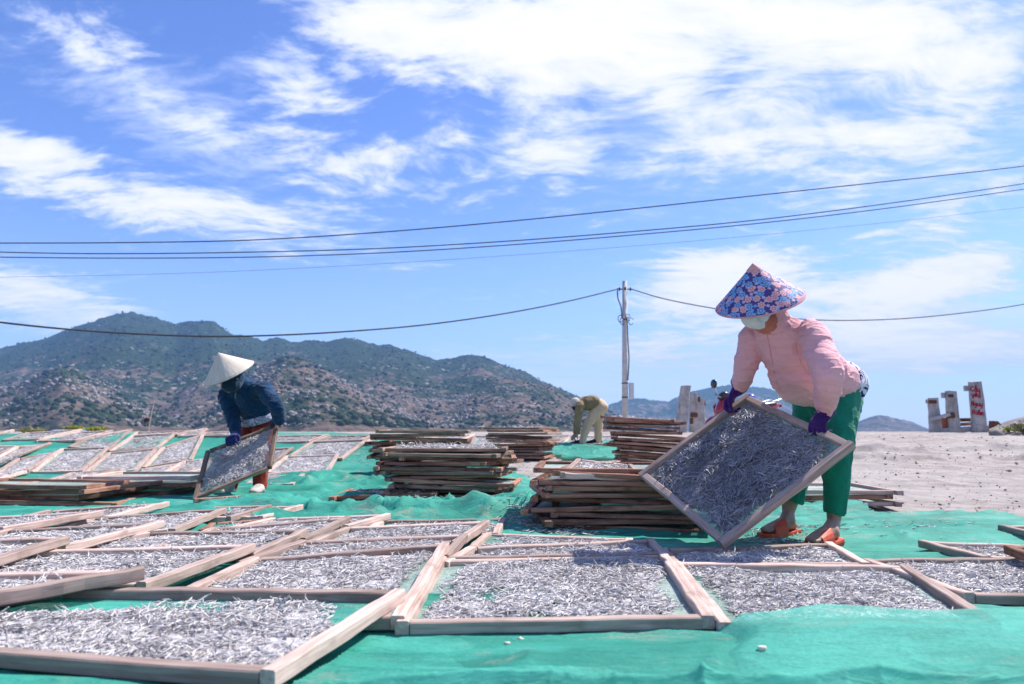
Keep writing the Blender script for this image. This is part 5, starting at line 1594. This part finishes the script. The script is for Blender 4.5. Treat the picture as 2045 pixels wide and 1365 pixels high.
def lettering():
    """brush strokes, written as on the post: Cau yeu / Nguy Hiem with their marks"""
    S = {
     'C': [[(.9, .85), (.6, 1), (.25, .85), (.08, .5), (.25, .12), (.6, 0), (.92, .15)]],
     'a^`': [[(.8, .6), (.45, .66), (.15, .4), (.2, .08), (.5, 0), (.78, .2)], [(.8, .66), (.8, .1), (.95, 0)], [(.2, .8), (.5, 1.0), (.8, .8)], [(.45, 1.3), (.8, 1.12)]],
     'u': [[(.12, .62), (.12, .2), (.35, 0), (.65, .08), (.82, .25)], [(.82, .64), (.82, .1), (.95, 0)]],
     'y': [[(.1, .62), (.2, .2), (.5, .12), (.8, .3)], [(.88, .64), (.75, .0), (.5, -.36), (.15, -.3)]],
     'e^': [[(.15, .32), (.82, .4), (.65, .66), (.3, .62), (.1, .32), (.3, .02), (.8, .1)], [(.2, .8), (.5, .98), (.8, .8)]],
     'u/': [[(.12, .62), (.12, .2), (.35, 0), (.65, .08), (.82, .25)], [(.82, .64), (.82, .1), (.95, 0)], [(.5, .8), (.85, 1.05)]],
     'N': [[(.1, 0), (.12, 1)], [(.12, 1), (.85, .02)], [(.85, .02), (.88, 1)]],
     'g': [[(.8, .6), (.4, .66), (.12, .36), (.35, .06), (.78, .25)], [(.82, .64), (.8, -.2), (.5, -.42), (.15, -.3)]],
     'H': [[(.1, 0), (.12, 1)], [(.88, 0), (.86, 1)], [(.1, .5), (.88, .52)]],
     'i': [[(.5, .62), (.5, 0)], [(.47, .86), (.53, .9)]],
     'e^?': [[(.15, .32), (.82, .4), (.65, .66), (.3, .62), (.1, .32), (.3, .02), (.8, .1)], [(.15, .78), (.45, .94), (.7, .8)], [(.72, 1.12), (.95, 1.1), (.85, .94)]],
     'm': [[(.06, .62), (.08, 0)], [(.08, .5), (.3, .66), (.46, .5), (.46, 0)], [(.46, .5), (.7, .66), (.92, .5), (.94, 0)]],
    }
    ax = (pt_ - pb).normalized()
    Yf = pb.y - .085 - .006
    lines = [((1938.5, 780.5), 20.5, [('C', 7.2), ('a^`', 6.2), ('u', 6.4)], 9.5), ((1940.5, 791.5), 19, [('y', 6.4), ('e^', 6.0), ('u/', 6.2)], 8.6),
             ((1939.5, 809.5), 24, [('N', 6.6), ('g', 5.8), ('u', 5.6), ('y', 5.8)], 8.8), ((1941.5, 826.5), 23, [('H', 6.6), ('i', 3.6), ('e^?', 5.8), ('m', 7.2)], 8.6)]
    mb = MB()
    for (x0, y0), wid, gl, hg in lines:
        x = x0
        for g, w in gl:
            for st in S[g]:
                pts = []
                for (u, v) in st:
                    p = at(x + u * w * .86, y0 - v * hg + .12 * (x - x0), Yf); pts.append(p)
                n = len(pts)
                mb.loft(pts, [(.0125, .0022)] * n if False else [.0155] * n, None, 6, 3, (True, True))
            x += w
    v = np.array(mb.v); v[:, 1] = Yf + (v[:, 1] - Yf) * .28
    mb.v = [tuple(q) for q in v]
    mb.build('lettering', MAT['red_paint'], rt)
lettering()
def bar(name, p, q, h0, mat, label, depth=.12, cat='beam'):
    a, b = at(*p), at(*q); d = b - a; L_ = d.length; d.normalize(); y = V((0, 1, 0)); z = d.cross(y).normalized(); y = z.cross(d)
    m = Matrix((d, y, z)).transposed()
    tag(MB().box((a + b) / 2, (L_, depth, h0), m, .012).build(name, MAT[mat]), label, cat, 'fallen rails between the posts')
bar('concrete_beam', (1857, 838, 19.78), (1896, 827, 19.78), .09, 'concrete', 'slanting concrete beam across the two shorter right hand posts')
bar('brick_pier', (1884, 846, 20.1), (1890, 846, 20.1), .34, 'brick', 'short brick pier between the two shorter right hand posts', .2, 'pier')
bar('rusty_beam', (1916, 838, 20.05), (1939, 838, 20.05), .10, 'rust', 'rusty beam joining the middle and the lettered post')
bar('rotten_board', (1916, 847, 20.1), (1938, 846, 20.1), .09, 'brown_wood', 'brown board under the rusty beam')
bar('low_wall', (1875, 861, 20.0), (1942, 856, 20.0), .15, 'concrete', 'low concrete wall at the foot of the right hand posts', .22, 'wall')

# ================================================================== motorbike
def motorbike():
    B0 = V((3.74, 12.9, 0)); B0.z = g1(B0.x, B0.y)
    yaw = R(24)
    M = Matrix.Translation(B0) @ Matrix.Rotation(yaw, 4, 'Z')
    root = empty('motorbike', B0, 'red motorbike parked behind the pink person and the tilted tray', 'motorbike')
    root_inv = Matrix.Identity(4)
    def put(mb, nm, mat, parent=None, smooth=True):
        mb.v = [tuple(M @ V(v)) for v in mb.v]
        return mb.build(nm, MAT[mat], parent or root, smooth)
    def torus(c, r, q, n=40, k=10):
        rot = Matrix.Translation(V(c)) @ Matrix.Rotation(math.pi / 2, 4, 'X')
        mb = MB(); mb.lathe([(r + q * math.cos(a), q * .85 * math.sin(a)) for a in np.linspace(0, 2 * math.pi, k + 1)[:-1]], rot, n, True); return mb
    for x in (0, 1.22):
        c = (x, 0, .29)
        w = put(torus(c, .245, .045), 'wheel', 'rubber')
        put(torus(c, .20, .014), 'rim', 'steel', w)
        mb = MB(); mb.box(c, (.07, .10, .07), None, .01)
        for a in np.linspace(0, 2 * math.pi, 17)[:-1]:
            mb.tube([(x, .0, .29), (x + .2 * math.cos(a), 0, .29 + .2 * math.sin(a))], .004, 5)
        put(mb, 'hub', 'steel', w)
    mb = MB()
    for s in (-1, 1): mb.loft([(0, .07 * s, .29), (.10, .07 * s, .55), (.19, .05 * s, .80)], [.022, .024, .028], None, 10, 2)
    put(mb, 'fork', 'black_plastic')
    # front mudguard
    vs, fs = [], []
    for i, a in enumerate(np.linspace(R(35), R(165), 14)):
        for k, y in enumerate((-.065, -.04, 0, .04, .065)):
            rr = .315 - abs(y) * .5
            vs.append((rr * -math.cos(math.pi - a) , y, .29 + rr * math.sin(a)))
    for i in range(13):
        for k in range(4): fs.append((i * 5 + k, i * 5 + k + 1, (i + 1) * 5 + k + 1, (i + 1) * 5 + k))
    mb = MB(); mb.add(vs, fs); mb.add([(v[0], v[1], v[2] - .006) for v in vs], [f[::-1] for f in fs]); put(mb, 'mudguard', 'red_enamel')
    # leg shield / front cowl, headlight cowl, body, tail
    mb = MB(); mb.loft([(.09, 0, .50), (.06, 0, .66), (.13, 0, .82), (.22, 0, .93)], [(.06, .04), (.10, .055), (.11, .06), (.08, .05)], (0, 1, 0), 16, 4); put(mb, 'front_cowl', 'red_enamel')
    for s in (-1, 1):
        mb = MB(); mb.loft([(.12, .15 * s, .80), (.26, .22 * s, .60), (.36, .21 * s, .38), (.40, .17 * s, .28)], [(.07, .02), (.10, .022), (.08, .02), (.04, .015)], (1, 0, .3), 12, 4); put(mb, 'leg_shield', 'red_enamel')
    mb = MB(); mb.loft([(.10, 0, .92), (.18, 0, .99), (.27, 0, .99)], [(.07, .04), (.10, .055), (.06, .04)], (0, 1, 0), 16, 4); hcow = put(mb, 'headlight_cowl', 'black_plastic')
    mb = MB(); mb.ball((.09, 0, .925), (.025, .06, .035)); put(mb, 'headlight', 'lamp_lens')
    mb = MB(); mb.loft([(.30, 0, .48), (.55, 0, .44), (.80, 0, .52)], [(.11, .10), (.10, .09), (.12, .12)], (0, 1, 0), 14, 4); put(mb, 'frame', 'black_plastic')
    mb = MB(); mb.box((.66, 0, .32), (.34, .22, .22), None, .04); mb.loft([(.50, 0, .32), (.78, 0, .34)], [.10, .11], None, 14, 1); put(mb, 'engine', 'steel', smooth=False)
    mb = MB(); mb.loft([(.62, 0, .55), (.85, 0, .62), (1.15, 0, .70), (1.42, 0, .80), (1.52, 0, .82)], [(.12, .09), (.15, .12), (.14, .11), (.09, .06), (.04, .03)], (0, 1, 0), 16, 4); put(mb, 'rear_body', 'red_enamel')
    mb = MB(); mb.loft([(.62, 0, .70), (.72, 0, .765), (.95, 0, .775), (1.12, 0, .81), (1.38, 0, .84)], [(.09, .03), (.13, .05), (.14, .055), (.13, .055), (.10, .04)], (0, 1, 0), 16, 4); put(mb, 'seat', 'black_plastic')
    mb = MB(); mb.loft([(1.20, .13, .86), (1.48, .12, .92), (1.54, 0, .93), (1.48, -.12, .92), (1.20, -.13, .86)], [.014] * 5, None, 8, 4); put(mb, 'grab_rail', 'steel')
    mb = MB(); mb.ball((1.53, 0, .80), (.03, .07, .03)); put(mb, 'tail_light', 'red_paint')
    mb = MB(); mb.loft([(.55, -.12, .22), (.9, -.15, .24), (1.3, -.16, .36)], [.03, .045, .05], None, 12, 3); put(mb, 'exhaust', 'steel')
    mb = MB(); mb.loft([(.30, -.36, 1.0), (.26, -.22, .985), (.20, -.06, .98), (.20, .06, .98), (.26, .22, .985), (.30, .36, 1.0)], [.014] * 6, None, 8, 3); put(mb, 'handlebar', 'black_plastic')
    for s in (-1, 1):
        mb = MB(); mb.tube([(.29, .24 * s, .99), (.31, .36 * s, 1.005)], .019, 10); put(mb, 'grip', 'rubber')
        mb = MB(); mb.loft([(.25, .22 * s, .99), (.22, .25 * s, 1.09), (.20, .27 * s, 1.16)], [.008] * 3, None, 8, 3); st = put(mb, 'mirror_stem', 'steel')
        mb = MB(); mb.ball((.20, .275 * s, 1.20), (.030, .088, .088)); mb.lathe([(.0, .0)], Matrix.Identity(4), 4) if False else None; put(mb, 'mirror', 'black_plastic', st)
    mb = MB(); mb.tube([(.62, .10, .22), (.72, .30, .02)], .012, 8); put(mb, 'side_stand', 'black_plastic')
    mb = MB(); mb.loft([(1.30, 0, .62), (1.50, 0, .55), (1.56, 0, .40)], [(.06, .015), (.065, .015), (.06, .012)], (0, 1, 0), 10, 3); put(mb, 'rear_mudguard', 'black_plastic')
    # helmet left on the seat
    hm = M @ V((.80, 0, .835))
    hr = empty('helmet', hm, 'blue helmet resting on the motorbike seat', 'helmet')
    mb = MB(); mb.lathe([(.125, 0), (.135, .05), (.128, .10), (.10, .15), (.055, .18), (.001, .19), (.001, .175), (.05, .165), (.115, .05), (.115, 0)], Matrix.Translation(hm), 28); mb.build('shell', MAT['blue_enamel'], hr, True)
    mb = MB(); mb.loft([hm + V((-.12, -.06, .03)), hm + V((-.19, -.03, .02)), hm + V((-.19, .03, .02)), hm + V((-.12, .06, .03))], [(.03, .004)] * 4, (0, 0, 1), 8, 3); mb.build('peak', MAT['black_plastic'], hr, True)
motorbike()

# ================================================================== small plants, rubble, scraps
def bush(c, r, hgt, mat, label, n=260, seed=1, grp=None):
    rng = np.random.default_rng(seed)
    root = empty('bush', c, label, 'bush', grp)
    mb = MB(); mb.loft([c, c + V((0, 0, hgt * .6))], [.03, .012], None, 6, 1)
    for i in range(7):
        a = rng.random() * 6.28; mb.loft([c + V((0, 0, hgt * .15)), c + V((math.cos(a) * r * .6, math.sin(a) * r * .6, hgt * (.5 + .4 * rng.random())))], [.015, .006], None, 5, 1)
    mb.build('stem', MAT['brown_wood'], root)
    p = rng.normal(0, .42, (n, 3)) * (r, r, hgt * .38) + (0, 0, hgt * .55)
    p[:, 2] = np.abs(p[:, 2])
    s = r * (.12 + .12 * rng.random(n))
    vs, fs = [], []
    for i in range(n):
        d = rng.normal(0, 1, 3); d /= np.linalg.norm(d); e = np.cross(d, rng.normal(0, 1, 3)); e /= np.linalg.norm(e)
        b = np.array(c[:]) + p[i]; k = len(vs)
        vs += [b - d * s[i], b + e * s[i] * .45, b + d * s[i], b - e * s[i] * .45]; fs.append((k, k + 1, k + 2, k + 3))
    link('leaves', mesh_np('leaves', vs, fs, False, MAT[mat]), None, root)
def gp(px, Y): 
    p = at(px, 861, Y); p.z = g1(p.x, Y); return p
bush(gp(152, 15.5), .20, .16, 'yellow_leaf', 'yellow green bush behind the bank, left of the pair', 240, 1, 'bushes behind the bank')
bush(gp(193, 15.5), .22, .13, 'yellow_leaf', 'yellow green bush behind the bank, right of the pair', 240, 2, 'bushes behind the bank')
bush(gp(62, 16), .3, .10, 'dull_leaf', 'dull low bush at the skyline near the left edge', 200, 5, 'bushes behind the bank')
st = empty('stick', gp(296, 14.2), 'thin upright stick with a dark rag on the skyline', 'stick')
b0 = gp(296, 14.2); mb = MB(); mb.loft([b0 + V((0, 0, -.1)), b0 + V((.03, 0, .3)), b0 + V((.09, 0, .66))], [.014, .012, .009], None, 6, 3); mb.build('shaft', MAT['pale_wood'], st)
mb = MB(); mb.loft([b0 + V((.02, 0, .26)), b0 + V((-.04, -.02, .25)), b0 + V((-.08, 0, .21))], [.012, .05, .02], None, 8, 3); mb.build('rag', MAT['black_cloth'], st)

def rubble():
    rng = np.random.default_rng(5)
    ico = bmesh.new(); bmesh.ops.create_icosphere(ico, subdivisions=1, radius=1); ico.verts.index_update()
    iv = np.array([v.co[:] for v in ico.verts]); itf = np.array([[v.index for v in f.verts] for f in ico.faces]); ico.free()
    n = 420
    px = rng.uniform(1975, 2230, n); Yd = rng.uniform(16.5, 21, n)
    P, F = [], []
    for i in range(n):
        x = (px[i] - W0 / 2) / FPX * Yd[i]
        mound = .55 * max(0, min(1, (px[i] - 1985) / 120)) * math.exp(-((Yd[i] - 19) / 1.3) ** 2)
        z = g1(x, Yd[i]) + mound * rng.random() ** .4
        s = .03 + .10 * rng.random() ** 3
        P.append(iv * rng.uniform(.6, 1.3, (1, 3)) * s * (1 + rng.normal(0, .2, (len(iv), 1))) + (x, Yd[i], z)); F.append(itf + i * len(iv))
    tag(link('rubble', mesh_np('rubble', np.concatenate(P), np.concatenate(F), False, MAT['boulder'])), 'heap of pale rubble at the right edge of the sand', 'rubble', None, 'stuff')
rubble()
def mound():
    xs = np.linspace(0, 1, 40); c = gp(2150, 19.2)
    vs, fs = [], []
    for i in range(40):
        for k in range(40):
            u, v = xs[i] * 2 - 1, xs[k] * 2 - 1
            hh_ = .62 * max(0, 1 - u * u - v * v) ** 1.2
            vs.append((c.x + u * 2.3, c.y + v * 1.9, c.z - .03 + hh_ * (1 + .25 * math.sin(u * 9 + v * 7))))
    v = np.array(vs); v[:, 2] += .06 * fbm(v * 3, 4, 3) * (v[:, 2] > c.z)
    F = np.array([(i * 40 + k, (i + 1) * 40 + k, (i + 1) * 40 + k + 1, i * 40 + k + 1) for i in range(39) for k in range(39)])
    tag(link('mound', mesh_np('mound', v, F, True, MAT['sand'])), None, None, None, 'structure')
mound()
for i, (px, Y, r, hh_, mt, lab) in enumerate(((2016, 17.2, .16, .20, 'yellow_leaf', 'small yellow green weed in front of the rubble'), (2043, 16.8, .25, .30, 'dull_leaf', 'dull weed on the rubble at the right edge'))):
    bush(gp(px, Y), r, hh_, mt, lab, 260, 20 + i, 'weeds by the rubble')
c = gp(1985, 20.2); tag(MB().box(c + V((.0, 0, .12)), (.17, .2, .40), Matrix.Rotation(R(6), 3, 'Y'), .02).build('concrete_chunk', MAT['rust']), 'leaning stump of concrete between the lettered post and the rubble', 'concrete chunk')
c = gp(2003, 19.6); mb = MB(); mb.tube([c + V((-.10, 0, .26)), c + V((.12, 0, .02))], .02, 8); tag(mb.build('iron_bar', MAT['wire_black']), 'dark iron bar leaning by the rubble', 'iron bar')
c = gp(2003, 17.5); mb = MB(); mb.ball(c + V((0, 0, .03)), (.14, .1, .06)); mb.ball(c + V((.16, .03, .02)), (.12, .1, .045)); me = remesh(mb, .015, 2, 'white_bag'); wrinkle(me, .012, 14, 14, 3); tag(link('white_bag', me, MAT['white_cloth']), 'crumpled white bag on the sand by the rubble', 'bag')

def scraps():
    """loose fish dropped on the nets and sand"""
    rng = np.random.default_rng(9); n = 1500
    spots = [(1040, 1036, 45, 9, 260), (1080, 1058, 60, 6, 120), (1120, 1068, 80, 6, 160), (850, 1022, 60, 6, 80), (1550, 1070, 140, 8, 110), (1800, 1060, 160, 20, 45), (1090, 1040, 110, 30, 60), (1010, 935, 45, 16, 200), (1560, 1088, 90, 5, 140), (640, 930, 60, 16, 160), (730, 915, 40, 25, 160)]
    V_, F_, C_ = [], [], []; b = 0
    fv, ff, fb = FISH_LO
    for sx, sy, rx, ry, cnt in spots:
        for _ in range(cnt):
            px, py = sx + rng.normal(0, rx * .5), sy + rng.normal(0, ry * .5)
            if py < 872: continue
            p = at_g(px, py, .0)
            p.z += net_z(p.x, p.y)
            L_ = .036 * (.7 + .6 * rng.random()); a = rng.random() * 6.28
            v = fv * (L_, L_ * .07, L_ * .09); v = np.c_[v[:, 0] * math.cos(a) - v[:, 1] * math.sin(a), v[:, 0] * math.sin(a) + v[:, 1] * math.cos(a), v[:, 2] + v[:, 0] * rng.normal(0, .2)]
            V_.append(v + np.array(p[:])); F_.append(ff + b); b += len(fv); C_.append(np.tile([rng.random(), .3, rng.random() < .2, 1], (len(fv), 1)))
    me = mesh_np('fish_scraps', np.concatenate(V_), np.concatenate(F_), True, MAT['fish'])
    me.color_attributes.new('tone', 'FLOAT_COLOR', 'POINT').data.foreach_set('color', np.concatenate(C_).astype(np.float32).ravel())
    tag(link('fish_scraps', me), 'stray fish dropped on the nets and sand between the trays', 'fish', None, 'stuff')
def pebbles():
    rng = np.random.default_rng(31)
    ico = bmesh.new(); bmesh.ops.create_icosphere(ico, subdivisions=1, radius=1); ico.verts.index_update()
    iv = np.array([v.co[:] for v in ico.verts]); itf = np.array([[v.index for v in f.verts] for f in ico.faces]); ico.free()
    P, F = [], []; k = 0
    n = 1900
    Y = rng.uniform(4.9, 17, n); X = Y * rng.uniform(.02, .80, n)
    dens = vnoise(np.c_[X * .9, Y * .9, 0 * X], 5)
    ok = (rng.random(n) < .55 + .6 * dens) & ((X / Y > .40) | ((Y > 7.2) & (Y < 9.5) & (X / Y < .08)))
    for x, y in zip(X[ok], Y[ok]):
        s = .006 + .016 * rng.random() ** 5 * min(1.3, y / 8)
        v = iv * rng.uniform(.6, 1.3, 3) * s * (1, 1, .6) * (1 + rng.normal(0, .15, (len(iv), 1)))
        P.append(v + (x, y, g1(x, y) + s * .2)); F.append(itf + k); k += len(iv)
    tag(link('pebbles', mesh_np('pebbles', np.concatenate(P), np.concatenate(F), False, MAT['pebble'])), 'dark pebbles and crumbs scattered over the bare sand', 'pebbles', None, 'stuff')
pebbles()
def net_z(x, y):
    X, Y = np.array([x]), np.array([y])
    return float((.012 + net_height(X, Y, 11, .045) * flat_under_trays(X, Y))[0])
scraps()
from mathutils.bvhtree import BVHTree
NETBV = BVHTree.FromPolygons([v.co for v in FRONT_NET.data.vertices], [p.vertices for p in FRONT_NET.data.polygons])
for px, py, s, lab in ((1521, 1298, .010, 'pale dried lump with a crumbly tail on the front net'), (1011, 1287, .007, 'left of two tiny pale crumbs on the front net'), (1039, 1279, .007, 'right of two tiny pale crumbs on the front net')):
    d_ = ray(px, py); p = NETBV.ray_cast(V((0, 0, CAMZ)), d_.normalized())[0] + V((0, 0, s * .45)); mb = MB(); mb.ball(p, (s, s * .8, s * .7), None, 10, 8); mb.ball(p + V((s * .8, s * .2, 0)), (s * .7, s * .6, s * .6), None, 8, 6)
    if s > .01:
        for k in range(5): mb.ball(p + V((.003 * (k % 2), -.014 - .010 * k, -.003)), (.0045, .005, .004), None, 8, 6)
    me = remesh(mb, .0025, 1, 'dried_lump'); wrinkle(me, .0015, 90, 90, 3)
    tag(link('dried_lump', me, MAT['dry_foam']), lab, 'lump', 'crumbs on the front net')
